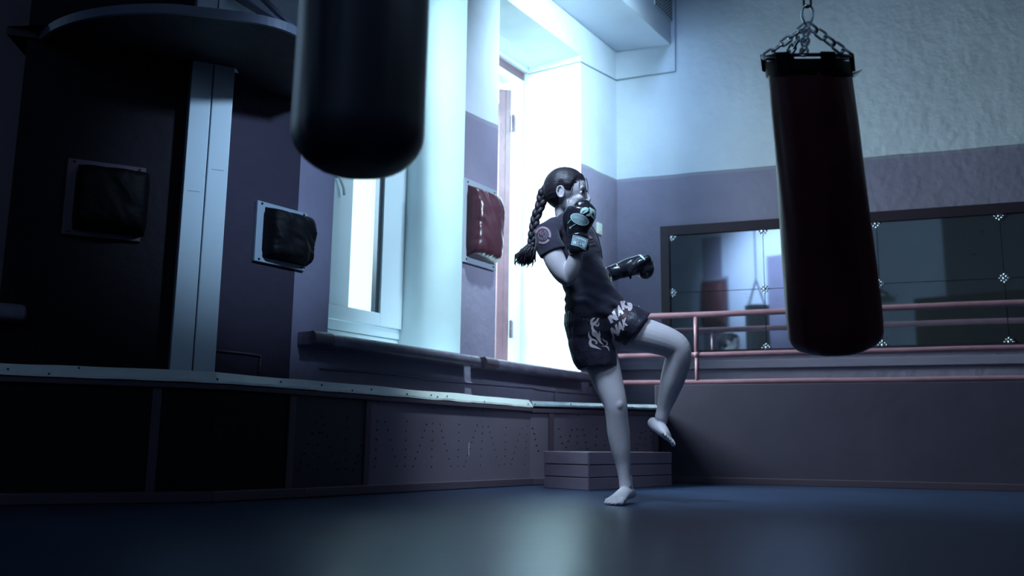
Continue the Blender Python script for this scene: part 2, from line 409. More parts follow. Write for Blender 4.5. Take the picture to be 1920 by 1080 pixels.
# cable along the corner, under the duct
pz = zB(1088, 115)
mb = MB()
pp = [W0 + dL * (n2b - .006) + nO * (TH - .1) + Z * pz, W0 + dL * (n2b - .006) + nO * .0 + Z * pz, W0 + dL * (n2b + .01) - nO * .006 + Z * pz,
      K - nR * .012 - nO * .006 - dL * .01 + Z * (zB(1159, 154)), onp(1266, 134, K - nR * .008, nR), onp(1266, 60, K - nR * .008, nR), onp(1267, -60, K - nR * .008, nR)]
mb.tube(pp, .005, 6); tag(mb.build('cable', M['wire'], smooth=True), 'thin pale cable clipped along the walls below the duct', 'cable')

# ------------------------------------------------------------------ windows
def bb(m, s0, s1, o0, o1, z0, z1): m.fbox(W0, dL, nO, Z, (s0, s1), (o0, o1), (z0, z1))
def s1_(x, y, off): return sB(x, y, off)
o_ = .50
w1 = empty('window_1', W0 + dL * ((n1a + n1b) / 2) + nO * .55 + Z * ZSILL); struct(w1)
sr = n1b - .002
sa = s1_(698, 560, o_ + .03); sf = s1_(708, 560, o_ + .03); sj = s1_(652, 560, o_ + .03); sl = s1_(632, 560, o_)
zb = zB(704, 587, o_ + .03); zf = zB(718, 612, o_); zf2 = zB(718, 629, o_)
lo = min(n1a + .002, sl - .12)
mb = MB()   # outer frame
lo = n1a + .002
bb(mb, lo, sr, o_ + .03, o_ + .11, ZSILL, zf2 - .012); bb(mb, lo, sr, o_ + .02, o_ + .11, zf2 - .008, zf - .005)
bb(mb, lo, sr, o_ + .05, o_ + .11, ZSOF - .08, ZSOF - .002)
mb.build('window_frame', M['upvc'], w1, bevel=.004)
mb = MB()   # sash
bb(mb, sf, sr - .004, o_, o_ + .06, zf, ZSOF - .085); bb(mb, lo + .004, sf, o_, o_ + .06, zf, zb)
bb(mb, lo + .004, sf, o_, o_ + .06, ZSOF - .16, ZSOF - .085)
slf = sl
bb(mb, slf - .07, slf, o_, o_ + .06, zb, ZSOF - .16); bb(mb, slf, sj, o_ + .02, o_ + .05, zb, ZSOF - .16)
bb(mb, lo + .004, slf - .07, o_ + .02, o_ + .05, zb, ZSOF - .16)
mb.build('sash', M['upvc'], w1, bevel=.005)
mb = MB(); bb(mb, sa + .012, sa + .02, o_ + .012, o_ + .05, zb, ZSOF - .16); bb(mb, sa + .032, sf, o_ + .02, o_ + .05, zb, ZSOF - .16)
mb.build('gasket', M['mark_dark'], w1)
mb = MB(); bb(mb, sj, sf, o_ + .045, o_ + .05, zb, ZSOF - .16); mb.build('pane', M['pane'], w1)
mb = MB(); h0 = onp(637, 333, W0 + nO * (o_ - .03), nO); h1 = onp(645, 352, W0 + nO * (o_ - .04), nO)
mb.tube([onp(629, 330, W0 + nO * o_, nO), onp(629, 330, W0 + nO * (o_ - .04), nO), h0, h1, onp(646, 366, W0 + nO * (o_ - .04), nO)], .011, 8)
mb.build('handle', M['frame_white'], w1, smooth=True)

w2 = empty('window_2', W0 + dL * ((n2a + n2b) / 2) + nO * .6 + Z * ZSILL); struct(w2)
o2 = .58
zt0 = zB(966, 152, o2); zh0 = zB(970, 146, o2); zh1 = zB(972, 132, o2)
fr1 = n2b - .002
fr0 = s1_(957, 400, o2)
mb = MB(); bb(mb, fr0, fr1, o2, o2 + .10, ZSILL, ZSOF - .002)
bb(mb, n2a + .002, fr0, o2, o2 + .10, zt0 - .02, zt0 + .05); bb(mb, n2a + .002, fr0, o2 + .02, o2 + .10, zh1, ZSOF - .002)
bb(mb, n2a + .002, fr1, o2 - .05, o2 + .02, zh1, zh1 + .045); bb(mb, n2a + .002, fr1, o2 - .13, o2 + .02, zh1 + .05, zh1 + .085); bb(mb, n2a + .002, fr1, o2 - .20, o2 + .02, zh1 + .09, ZSOF - .002)
bb(mb, n2a + .002, fr0, o2, o2 + .1, ZSILL, ZSILL + .05)
mb.build('window_frame', M['frame_white'], w2, bevel=.005)
mb = MB(); bb(mb, n2a + .002, fr1 - .004, o2 - .012, o2 - .001, zt0 + .05, zh1); mb.build('head_board', M['brown'], w2, bevel=.002)
# open sash, hinged on the right jamb and folded outwards
HP = flat(onp(957, 400, W0 + nO * o2, nO))
ld = V((math.sin(math.radians(-12.0)), math.cos(math.radians(-12.0)), 0)); ln = V((-ld.y, ld.x, 0))
ztop = onp(940, 157, HP, nO).z
q = empty('open_sash', HP + Z * ZSILL); q.parent = w2; q.matrix_parent_inverse = Matrix.Translation(-w2.location)
mb = MB(); mb.fbox(HP, ld, ln, Z, (.0, .5), (.008, .052), (ZSILL + .02, ztop))
mb.fbox(HP, ld, ln, Z, (.0, .02), (.052, .11), (ZSILL + .02, ztop))
so = mb.build('sash', [M['brown'], M['brown_dark']], w2, bevel=.003)
so.data.polygons  # edge faces stay the darker paint
for p in so.data.polygons:
    if abs(p.normal.dot(ln) + 1) < .05: p.material_index = 1
bpy.data.objects.remove(q)
for zc_y in (230, 618):
    zc_ = onp(957, zc_y, HP, nO).z
    mb = MB(); hp = HP - nO * .012 + dL * .0
    hp = HP - nO * .02; mb.tube([hp + Z * (zc_ - .075), hp + Z * (zc_ - .002)], .009, 10); mb.tube([hp + Z * (zc_ + .002), hp + Z * (zc_ + .075)], .009, 10)
    mb.fbox(hp, dL, nO, Z, (.0, .045), (.007, .011), (zc_ - .072, zc_ + .072)); mb.fbox(hp, dL, nO, Z, (-.02, .0), (.004, .008), (zc_ - .072, zc_ + .072))
    for dz in (-.05, 0, .05): mb.fbox(hp, dL, nO, Z, (.026, .032), (.004, .008), (zc_ + dz - .003, zc_ + dz + .003))
    mb.build('hinge', M['hinge'], w2, smooth=False)

# sills
def sill(x0, x1, ytop0, ybot0, label):
    on = -.105
    a = sB(x0, (ytop0 + ybot0) / 2, on); b = sB(x1, (ytop0 + ybot0) / 2, on) if False else None
    return a
def build_sill(s0, s1, zt, thick, label, cap=.14):
    prof = []
    r = thick / 2
    for i in range(9):
        th = -PI / 2 + PI * i / 8
        prof.append((-.10 - r * math.cos(th) * 1.0 + r * 0, zt - r + r * math.sin(th)))
    prof = [(.0, zt - thick)] + prof + [(.0, zt)]
    rs = []
    for s in (s0, s1): rs.append([W0 + dL * s + nO * (o - .002) + Z * z for o, z in prof])
    t = empty('window_sill', W0 + dL * ((s0 + s1) / 2) + Z * (zt - thick)); tag(t, label, 'window sill', 'painted window sills')
    m = MB(); m.rings(rs); m.build('sill_board', M['sill'], t, smooth=False, bevel=.004)
    rs = [[W0 + dL * s + nO * (-.055 + (o + .055) * 1.06) + Z * (zt - thick / 2 + (z - zt + thick / 2) * 1.08) for o, z in prof[1:-1]] for s in (s0 - .004, s0 + cap)]
    m = MB(); m.rings(rs); m.build('end_cap', M['batten'], t, bevel=.003)
    return t
on = -.13
sa0 = sB(590, 655, on); sa1 = sB(900, 688, on); zt = (zB(590, 640, on) + zB(900, 683, on)) / 2; zbt = (zB(590, 664, on) + zB(900, 694, on)) / 2
build_sill(sa0, sa1, ZSILL + .022, .072, 'dark grey rounded window sill under the narrow closed window, left of the red wall pad')
sb0 = sB(912, 690, on); sb1 = sB(1112, 712, on)
build_sill(sb0, sb1, ZSILL + .022, .072, 'grey rounded window sill under the bright open window, behind the kicking person')
# sill of the window beyond the left edge
m = MB(); sx = flat(onp(48, 600, BA - nA * .1, nA)); s_2 = sx - dA * 1.2
m.fbox(V((sx.x, sx.y, 0)), -dA, nA, Z, (0, 1.5), (-.02, .098), (ZSILL - .05, ZSILL + .022))
tag(m.build('window_sill', M['sill'], bevel=.025), 'dark window sill end cut off by the left edge of the photo', 'window sill', 'painted window sills')

# conduit and cracks along the wall
m = MB()
pts = [onp(x, y, W0 - nO * .008, nO) for x, y in ((600, 690), (780, 706), (796, 711), (1000, 727), (1010, 730), (1042, 734), (1230, 747))]
m.tube(pts, .006, 6); tag(m.build('wall_conduit', M['grey'], smooth=True), 'thin grey painted conduit running along the wall under the window sills', 'conduit')
m = MB(); pts = [onp(x, y, BM - nM * .006, nM) for x, y in ((405, 657), (470, 664), (489, 667), (487, 682), (486, 702))]
m.tube(pts, .006, 6); tag(m.build('wall_conduit', M['batten'], smooth=True), 'dark conduit stub turning down on the wall right of the white pilaster', 'conduit')
m = MB(); pts = [onp(x, y, W0 - nO * .007, nO) for x, y in ((1041, 760), (1040, 742), (1044, 733), (1052, 730))]
m.tube(pts, .007, 8); tag(m.build('cable_loop', M['grey'], smooth=True), 'short grey cable bending down to the ledge under the bright window', 'cable')

# ------------------------------------------------------------------ pilaster clad in white boards
t = empty('pilaster', BA); struct(t); t.name = 'trim_3'
pr = .0
pF = flat(P1) + nA * .03
def pa(x, y): return (onp(x, y, pF, nA) - pF).dot(dA)
pl0, pl1 = pa(318, 690), pa(403, 697)
m = MB(); m.fbox(pF, dA, nA, Z, (pl0, pl1), (.02, .14), (.55, 3.9)); m.build('pilaster_core', M['grey'], t)
pm = (pl0 + pl1) / 2 + .0
for a, b in ((pl0 + .001, pm - .003), (pm + .003, pl1 - .001)):
    m = MB(); m.fbox(pF, dA, nA, Z, (a, b), (0, .0195), (.572, 3.9)); m.build('board', M['upvc'], t, bevel=.004)
    m = MB(); m.fbox(pF, dA, nA, Z, (a + .02, b - .02), (-.0015, .0005), (1.45 + (.12 if a > pl0 + .05 else 0), 1.452 + (.12 if a > pl0 + .05 else 0))); m.build('board_joint', M['wire'], t)

# ------------------------------------------------------------------ radiator cover
RC = empty('radiator_cover', flat(B0)); tag(RC, 'long low boxed radiator cover of dark perforated panels with a white ledge strip', 'radiator cover')
E_ = flat(onz(1232, 764, ZS)); 
PL = flat(P0) - dA * 1.3
front = [PL, flat(P1), flat(P2), flat(B0), E_]
EB = flat(onp(1240, 760, KW + nR * .02, nR))
sets = []
back = [EB, K - nO * .0 - dL * .02 - nR * .0, W0 + dL * (sBM), BM, BA, PL + nA * (OFF - .004)]
def inset(fr, d):
    out = []
    for i, p in enumerate(fr):
        if i == 0: e = (fr[1] - fr[0]).normalized(); out.append(p + V((-e.y, e.x, 0)) * d)
        elif i == len(fr) - 1: e = (fr[-1] - fr[-2]).normalized(); out.append(p + V((-e.y, e.x, 0)) * d)
        else:
            e = (fr[i] - fr[i - 1]).normalized(); g = (fr[i + 1] - fr[i]).normalized()
            n1 = V((-e.y, e.x, 0)); n2 = V((-g.y, g.x, 0)); out.append(isect(p + n1 * d, e, p + n2 * d, g))
    return out
def strip_prism(m, d0, d1, z0, z1, i0=0, i1=None):
    a = inset(front, d0)[i0:i1]; b = inset(front, d1)[i0:i1]
    for k in range(len(a) - 1): m.prism([a[k], a[k + 1], b[k + 1], b[k]], z0, z1)
# carcass
m = MB(); strip_prism(m, .035, .10, .0, ZS - .035, 0, 4); 
ii = inset(front, .035); m.prism([ii[3], ii[4], EB, EB - dR * .1 + nR * .1, ii[3] + nO * .085], 0, ZS - .035); m.build('carcass', M['dark'], RC)
# top ledge board
m = MB(); strip_prism(m, .004, .118, ZS - .034, ZS + .004, 0, 4)
ii = inset(front, .004); m.prism([ii[3], ii[4], EB, K - dR * .0 - dL * .03, W0 + dL * .0 - nO * .008], ZS - .034, ZS + .004); m.build('ledge_board', M['batten'], RC)
# lip under the strip
m = MB(); strip_prism(m, -.022, .012, ZS - .055, ZS - .032, 0, 4); m.build('ledge_lip', M['batten'], RC, bevel=.003)
m = MB(); strip_prism(m, -.016, .012, ZS - .062, ZS - .034, 3, 5); m.build('ledge_lip', M['batten'], RC, bevel=.003)
# white strip, slightly wavy plastered edge
def wavy_strip(pts, name, mt, par, zt, zb):
    m = MB(); rs = []
    for i in range(len(pts) - 1):
        a, b = pts[i], pts[i + 1]; n = max(2, int((b - a).length / .06)); e = (b - a).normalized(); nn = V((e.y, -e.x, 0))
        for k in range(n + (i == len(pts) - 2)):
            p = a.lerp(b, k / n); w = noise.noise(V((p.x * 3, p.y * 3, 1))) * .007; w2 = noise.noise(V((p.x * 9, p.y * 9, 5))) * .003
            rs.append([p + nn * .022 + Z * (zb + w2), p + nn * (.020 + w2) + Z * (zb + .012 + w2), p - nn * (.016 - w2) + Z * (zt + w), p - nn * .022 + Z * (zt + w), p - nn * .022 + Z * zb])
    m.rings(rs); return m.build(name, mt, par)
wavy_strip([PL, flat(P1), flat(P2), flat(B0)], 'ledge_strip', M['strip'], RC, ZS + .026, ZS - .026)['label'] = 'bright white ledge strip'
e3 = (E_ - flat(B0)).normalized()
wavy_strip([flat(B0) + e3 * .01, E_], 'ledge_strip', M['strip_old'], RC, ZS + .020, ZS - .016)['label'] = 'worn grey-blue ledge strip'
# screws
for (x, y) in ((15, 692), (92, 701), (148, 690), (407, 711), (526, 716), (603, 722), (660, 732), (696, 730), (763, 739), (808, 741), (820, 744), (838, 743), (908, 753), (990, 758)):
    c = onz(x, y, ZS)
    pl = [(P0, nA), (P1, nM), (P2, nO)][0 if x < 407 else (1 if x < 570 else 2)]
    c = onp(x, y, flat(pl[0]) - pl[1] * .019, pl[1])
    m = MB(); m.tube([c, c - pl[1] * .004], .0045, 8); m.build('screw', M['black_metal'], RC)
nC = V((-e3.y, e3.x, 0))
for (x, y) in ((1003, 758), (1070, 758), (1127, 762), (1185, 764)):
    c = onp(x, y, flat(B0) - nC * .019, nC); m = MB(); m.tube([c, c - nC * .004], .0045, 8); m.build('screw', M['black_metal'], RC)
# panels with drilled holes
HOLES_B = [(163,80),(752,145),(1272,173),(1748,195),(155,280),(237,288),(150,375),(264,378),(145,475),(292,480),(138,582),(318,580),(136,675),(340,655),(126,762),(362,757),
 (468,283),(460,385),(457,485),(455,582),(452,662),(446,758),(532,762),(678,317),(655,380),(632,453),(607,540),(583,605),(560,678),(743,308),(742,388),(736,484),(732,575),(730,660),(728,765),
 (820,315),(837,386),(853,455),(872,523),(890,594),(913,682),(935,757),(1023,318),(1020,402),(1017,490),(1013,584),(1010,660),(1007,755),(1074,760),(1092,708),(1111,643),(1135,575),(1156,505),(1172,453),(1192,387),(1213,325),
 (1272,340),(1268,412),(1263,493),(1259,575),(1254,652),(1247,748),(1331,338),(1348,400),(1366,460),(1380,520),(1398,586),(1415,658),(1440,752),(1517,347),(1515,427),(1513,500),(1510,582),(1508,652),(1503,738),
 (1568,737),(1586,680),(1604,614),(1622,553),(1642,486),(1663,420),(1688,353),(1745,337),(1737,422),(1734,498),(1729,567),(1724,648),(1722,738),(1800,357),(1816,416),(1829,476),(1843,541),(1859,596)]
HOLES_B = [(680 + x / 5.647, 740 + y / 5.647) for x, y in HOLES_B]
HOLES_A = [(405,90),(403,335),(343,395),(428,430),(378,517),(413,525),(287,527),(463,562),(237,648),(355,662),(498,680),(193,763),(300,775),(358,808),(530,772),(150,868),(235,905),(115,960),(355,950),(557,878),(583,955),(707,338),(697,468),(690,598),(683,722),(685,835),(685,950),(780,962),(805,880),(833,793),(875,672),(905,570)]
HOLES_A = [(540 + x / 6.35, 730 + y / 6.35) for x, y in HOLES_A]
HOLES_C = [(325,380),(185,480),(197,535),(208,585),(237,613),(252,570),(265,530),(278,486),(317,483),(319,533),(319,582),(357,486),(368,525),(378,578),(389,625),(462,480),(455,535),(450,597),(515,600),(524,565),(702,490),(700,535),(756,590),(782,507),(770,545),(815,497),(815,550),(812,600),(848,497),(850,535),(855,575),(750,622),(600,490),(600,540),(600,590),(560,500),(640,500),(650,550)]
HOLES_C = [(1000 + x / 3.857, 680 + y / 3.857) for x, y in HOLES_C]
HOLES_D = [(x * .3704, 560 + y * .3704) for x, y in ((1225,480),(1155,585),(1215,580),(1285,595),(1120,640),(1210,648),(1305,638),(1095,685),(1205,700),(1320,688),(1345,745),(1190,810),(1365,795),(1395,860),(1190,875))]
M['panel_shaded'] = mat('panel_paint_shaded', (0.010, 0.008, 0.012, 1), .6, spec=.2, bump=.06, bscale=18)  # leftmost panels: the falloff into shade is painted into their colour
M['panel_half_shaded'] = mat('panel_paint_half_shaded', (0.05, 0.04, 0.06, 1), .45, spec=.4, bump=.06, bscale=18)  # in-between tone of the same painted falloff into shade
def panel(poly, holes, name='perforated_panel', mt='panel'):
    # poly: chain of plan points; a box 12 mm thick for each straight piece, joined, with holes drilled
    m = MB(); q = inset(poly, .012)
    m.prism(list(poly) + q[::-1], .045, ZS - .036)
    o = m.build(name, [M[mt]], RC)
    if holes:
        c = MB()
        for (x, y) in holes:
            best = None
            for a, b in zip(poly[:-1], poly[1:]):
                e = (b - a).normalized(); nn = V((-e.y, e.x, 0)); p = onp(x, y, a, nn); s = (p - a).dot(e)
                if -.01 < s < (b - a).length + .01: best = (p, nn)
            if best: c.tube([best[0] - best[1] * .01, best[0] + best[1] * .02], .0062, 8)
        if c.v:
            cm = c.build('cut', [M['panel']]); cm_loc = cm.location.copy()
            bo = o.modifiers.new('b', 'BOOLEAN'); bo.operation = 'DIFFERENCE'; bo.object = cm; bo.solver = 'EXACT'
            me = evalmesh(o); o.modifiers.clear(); o.data = me; bpy.data.objects.remove(cm)
    return o
def atB(x):    # plan point of the front line at image column x
    best = None
    for (a, b) in zip(front[:-1], front[1:]):
        e = (b - a).normalized(); nn = V((-e.y, e.x, 0)); p = onp(x, 800, a, nn); s = (p - a).dot(e)
        if -.02 <= s <= (b - a).length + .02 and p.y > 0: best = V((p.x, p.y, 0))
    return best
bat = [20, 290, 545, 688, 1033, 1238]
X = [PL, atB(290), atB(545), atB(688), flat(B0), atB(1033) or (flat(B0) + e3 * .15), E_]
f1 = flat(P1); f2 = flat(P2)
panel([PL, X[1]], [], mt='panel_shaded'); panel([X[1], f1, X[2]], HOLES_D, mt='panel_shaded'); panel([X[2], f2, X[3]], HOLES_A, mt='panel_half_shaded')
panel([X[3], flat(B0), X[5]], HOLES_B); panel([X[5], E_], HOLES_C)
for c, nn in ((X[1], nA), (X[2], nM), (X[3], nO), (X[5], nC), (E_ - e3 * .02, nC)):
    e = V((nn.y, -nn.x, 0))
    m = MB(); m.fbox(c, e, nn, Z, (-.02, .02), (-.012, -.0005), (.045, ZS - .058)); m.build('batten', M['batten'], RC, bevel=.003)
m = MB(); strip_prism(m, -.03, .03, .001, .05, 0, 5); m.build('plinth', M['batten'], RC, bevel=.006)
# flaked bright scratch on the panel
c = onp(879, 843, flat(B0) - nO * .001, nO)
m = MB(); m.fbox(c, dL, nO, Z, (-.002, .002), (-.0008, .0002), (-.04, .045)); m.build('scratch', M['strip'], RC)

# ------------------------------------------------------------------ step box
C1 = onz(1020, 915, 0); C2 = onz(1106, 920, 0); C3 = onz(1260, 911, 0); C4 = C1 + (C3 - C2)
t = empty('step_box', C2.lerp(C4, .5)); tag(t, 'low grey-brown wooden step box of stacked planks behind the standing foot', 'step box')
cc = (C1 + C2 + C3 + C4) / 4
def sh(f, z): return [cc + (p - cc) * f + Z * z for p in (C1, C2, C3, C4)]
hh = .238
for k in range(3):
    m = MB(); z0 = hh * k / 3 + .001; z1 = hh * (k + 1) / 3 - .004
    if k == 2: z1 = hh
    m.prism(sh(1 if k < 2 else 1.006, 0), z0, z1); m.build('plank', M['panel'] if False else mat('step_paint', (0.20, 0.155, 0.20, 1), .5, var=.1, vscale=5, bump=.1) if k == 0 else bpy.data.materials['step_paint'], t, bevel=.003)
m = MB(); m.prism(sh(.985, 0), .002, hh - .01); m.build('core', M['dark'], t)
m = MB()
for k in (0, 1, 2):
    p = cc + (C2 - cc) * 1.0; 
m.prism([C2 + (C1 - C2).normalized() * .0 + V((0, 0, 0)), C2 + (C1 - C2).normalized() * .012, C2 + (C1 - C2).normalized() * .012 + (C2 - C3).normalized() * .006, C2 + (C2 - C3).normalized() * .006], .001, hh - .002)
m.build('corner_strip', M['batten'], t)

# ------------------------------------------------------------------ railing
t = empty('railing', KW + dR * 1.5 + Z * .78); tag(t, 'dusty pink painted three-bar tube railing in front of the mirror', 'railing')
Q = KW + nR * .03
r0 = (onp(1115, 660, Q, nR) - Q).dot(dR)
for zr, rad, x0 in ((1.325, .024, 1100), (1.003, .021, 1100), (.785, .021, 1100)):
    m = MB(); s0 = (onp(x0, 650, Q, nR) - Q).dot(dR)
    m.tube([Q + dR * (s0 + i * .35) + Z * (zr + .002 * math.sin(i * 1.7)) for i in range(16)], rad, 14); m.build('bar', M['rail'], t, smooth=True)
ps = (onp(1306, 650, Q, nR) - Q).dot(dR)
for k in range(-0, 4):
    s = ps + k * 1.62
    if s > 5.2: continue
    if k == 1: continue
    m = MB(); m.tube([Q + dR * s + Z * .766, Q + dR * s + Z * 1.0], .0165, 12); m.tube([Q + dR * s + Z * 1.003, Q + dR * s + Z * 1.32], .019, 12)
    m.tube([Q + dR * s + Z * .985, Q + dR * s + Z * 1.022], .027, 12)
    m.build('post', M['rail'], t, smooth=True)

# ------------------------------------------------------------------ mirror
t = empty('mirror', K + dR * 2 + Z * 1.07); tag(t, 'wide old wall mirror of joined panes in a dark wooden frame with metal rosettes', 'mirror')
def sR(x, y): return (onp(x, y, K, nR) - K).dot(dR)
ma, mbb = sR(1240, 500), 5.3
MZ0, MZ1 = 1.075, 2.19
m = MB()
for a, b, c, d in ((ma, mbb, MZ1 - .085, MZ1), (ma, ma + .078, MZ0, MZ1 - .085), (ma, mbb, MZ0 - .02, MZ0 + .012)):
    m.fbox(K, dR, nR, Z, (a, b), (-.035, -.001), (c, d))
m.build('mirror_frame', mat('dark_frame_paint', (0.035, 0.024, 0.036, 1), .45, bump=.1), t, bevel=.004)
ga = ma + .082
js = [ga, sR(1434, 540), sR(1649, 530), sR(1649, 530) * 2 - sR(1434, 540), sR(1649, 530) * 3 - 2 * sR(1434, 540)]
js = [j for j in js if j < mbb] + [mbb]
zj = 1.595; gz0 = MZ0 + .014; gz1 = MZ1 - .088
for a, b in zip(js[:-1], js[1:]):
    for c, d in ((gz0, zj), (zj, gz1)):
        m = MB(); m.fbox(K, dR, nR, Z, (a + .0025, b - .0025), (-.018, -.012), (c + .0025, d - .0025)); m.build('mirror_pane', M['mirror'], t)
m = MB(); m.fbox(K, dR, nR, Z, (ga, mbb), (-.011, -.002), (gz0, gz1)); m.build('mirror_back', M['dark'], t)
def rosette(s, z, full=1.0):
    m = MB(); c = K + dR * s + Z * z - nR * .022
    for k in range(8):
        a = k * PI / 4; d = dR * math.cos(a) + Z * math.sin(a); r = .030 if k % 2 == 0 else .024
        m.ell(c + d * r, d * .011, (dR * -math.sin(a) + Z * math.cos(a)) * .008, nR * .005, 10, 6)
    m.ell(c, dR * .014, Z * .014, nR * .008, 12, 8)
    m.build('rosette', M['steel'], t, smooth=True)
for s in js[:-1]:
    for z in (gz0 + .01, zj, gz1 - .01): rosette(s + (.018 if s == ga else 0), z)

# light switch
c = onp(1121, 429, W0, nO)
m = MB(); m.fbox(c, dL, nO, Z, (-.042, .042), (-.022, -.001), (-.05, .05))
t = empty('light_switch', c - Z * .05); tag(t, 'small white light switch on the grey wall right of the boxing glove', 'light switch')
m.build('switch_plate', M['switch'], t, bevel=.004); m = MB(); m.fbox(c, dL, nO, Z, (-.02, .02), (-.027, -.022), (-.03, .03)); m.build('rocker', M['switch'], t, bevel=.003)

# ------------------------------------------------------------------ wall pads
def wall_pad(c, u, n, w, h, th, pw, ph, mt, pm, label, dz=0, du=0, seed=0):
    """c centre on the wall, u along the wall, n into the wall"""
    t = empty('wall_pad', c - Z * (ph / 2)); tag(t, label, 'wall pad', 'boxing pads on the walls')
    m = MB(); m.fbox(c, u, n, Z, (-pw / 2, pw / 2), (-.02, -.001), (-ph / 2, ph / 2)); m.build('backing_board', pm, t, bevel=.003)
    N = 22; vs = []; fs = []
    cc = c + u * du + Z * dz
    for j in range(N + 1):
        for i in range(N + 1):
            x = -1 + 2 * i / N; y = -1 + 2 * j / N
            k = (1 - abs(x) ** 7) ** .38 * (1 - abs(y) ** 7) ** .38 if abs(x) < 1 and abs(y) < 1 else 0
            wr = noise.noise(V((x * 2.2 + seed, y * 1.6 + x * 1.2, seed))) * .014 + noise.noise(V((x * 5 + y * 4 + seed, y * 3, seed))) * .007
            edge = max(abs(x), abs(y)); wr += .006 * math.sin(28 * (x if abs(y) > abs(x) else y) + 3 * x * y) * max(0, edge - .6) * 2
            px = x * w / 2 * (1 - .035 * (1 - k) * (1 if abs(x) > .95 and abs(y) > .8 else 0)); py = y * h / 2
            vs.append(cc + u * px + Z * py - n * (.021 + th * (.30 * k + .70 * k * (1 - .25 * (x * x + y * y) / 2)) + wr * k * 1.2))
    o = 0
    for j in range(N):
        for i in range(N): a = j * (N + 1) + i; fs.append((a, a + 1, a + N + 2, a + N + 1))
    m = MB(); m.add(vs, fs)
    ob = m.build('cushion', mt, t, smooth=True)
    sd = ob.modifiers.new('s', 'SUBSURF'); sd.levels = 1; sd.render_levels = 2
    # piping and tacks
    for sx in (-1, 1):
        for sy in (-1, 1):
            p = c + u * (sx * pw * .42) + Z * (sy * ph * .46) - n * .02
            m = MB(); m.tube([p, p - n * .004], .006, 8); m.build('screw', M['black_metal'], t)
    return t
pc0 = onp(866, 337, W0, nO); pc1 = onp(925, 506, W0, nO)
s0_, s1_v = sB(866, 420), sB(926, 430); z1_, z0_ = 2.07, 1.485
cP = W0 + dL * ((s0_ + s1_v) / 2) + Z * ((z0_ + z1_) / 2)
wall_pad(cP, dL, nO, .36, .50, .11, s1_v - s0_, z1_ - z0_, M['padred'], M['plate'], 'puffy dark red vinyl wall pad on the pier beside the bright window', du=.01, seed=1)
tl = onp(479, 376, BM, nM); br = onp(567, 508, BM, nM); cc2 = (tl + br) / 2; pw = (br - tl).dot(dM); ph = tl.z - br.z
bl = onp(476, 490, BM, nM)
ph = tl.z - bl.z
cc2 = V(((tl.x + br.x) / 2, (tl.y + br.y) / 2, (tl.z + bl.z) / 2))
wall_pad(cc2, dM, nM, pw * .93, ph * .84, .10, pw, ph, M['padblack'], M['plate_white'], 'black vinyl wall pad between the white pilaster and the black hanging bag', du=.03, seed=4)
tl = onp(130, 298, BA, nA); bl = onp(114, 440, BA, nA); br = onp(262, 456, BA, nA)
ph = tl.z - bl.z; pw = (br - bl).dot(dA); cc3 = V(((bl.x + br.x) / 2, (bl.y + br.y) / 2, (tl.z + bl.z) / 2))
wall_pad(cc3, dA, nA, pw * .95, ph * .86, .12, pw, ph, M['padblack'], M['batten'], 'black vinyl wall pad farthest left, barely visible in the shadows', du=.03, seed=7)

X1 = V((1, 0, 0)); Y1 = V((0, -1, 0))
wall_pad(V((-3.16, YN + .05, 3.12)), -X1, Y1, .54, .96, .22, .60, 1.06, M['redvinyl'], M['plate'], 'dark wall pad on a grey pier, seen only as a reflection in the mirror', seed=12)
t = empty('storage_cupboard', V((2.4, YN + .25, 0))); tag(t, 'tall dark storage cupboard reflected in the right half of the mirror', 'cupboard')
m = MB(); m.fbox(V((0, YN + .002, 0)), X1, -Y1, Z, (.75, 4.4), (0, .5), (.06, 2.8)); m.build('cupboard_body', M['padblack'], t, bevel=.01)
for k in range(5):
    m = MB(); m.fbox(V((0, YN + .504, 0)), X1, -Y1, Z, (.77 + k * .72, .77 + k * .72 + .70), (0, .02), (.1, 2.76)); m.build('door', M['padblack'], t, bevel=.006)
m = MB(); m.fbox(V((0, YN + .03, 0)), X1, -Y1, Z, (.80, 4.3), (0, .44), (0, .06)); m.build('base', M['padblack'], t)
t = empty('wall_shelf', V((.1, YN + .15, 2.86))); tag(t, 'small dark wall shelf on a slanted bracket, reflected beside the red bag in the mirror', 'shelf')
m = MB(); m.fbox(V((0, YN + .002, 2.86)), X1, -Y1, Z, (-.35, .30), (0, .3), (0, .07)); m.build('board', M['batten'], t, bevel=.004)
m = MB(); m.tube([V((-.30, YN + .02, 3.30)), V((.26, YN + .27, 2.95))], .025, 8); m.build('bracket', M['black_metal'], t)

# ------------------------------------------------------------------ striking platform (round board on the wall)
ZP = 2.10
def crs2(P, k=4):
    out = []
    for i in range(len(P) - 1):
        a, b, c, d = P[max(i - 1, 0)], P[i], P[i + 1], P[min(i + 2, len(P) - 1)]
        for j in range(k):
            t = j / k; out.append(tuple(.5 * (2 * b[m] + (c[m] - a[m]) * t + (2 * a[m] - 5 * b[m] + 4 * c[m] - d[m]) * t * t + (3 * b[m] - a[m] - 3 * c[m] + d[m]) * t ** 3) for m in (0, 1)))
    return out + [P[-1]]
near = [onz(x, y, ZP) for x, y in crs2([(58, 118), (72, 84), (105, 57), (160, 38), (230, 28), (310, 26), (370, 31), (440, 39), (500, 49), (545, 64), (590, 92), (620, 130)])]
far_ = [flat(BA) - dA * .0 - nA * .01, flat(BA) - dA * 1.3 - nA * .01]
PF = [flat(p) for p in near]
wallpts = [flat(BA) + dM * .52 - nM * .004, flat(BA) + dM * .10 - nM * .004, pF + dA * (pl1 + .004), pF + dA * pl1 - nA * .004, pF + dA * (pl0 - .004) - nA * .004, pF + dA * (pl0 - .004) + nA * (OFF - .036), flat(BA) - dA * .98 - nA * .004]
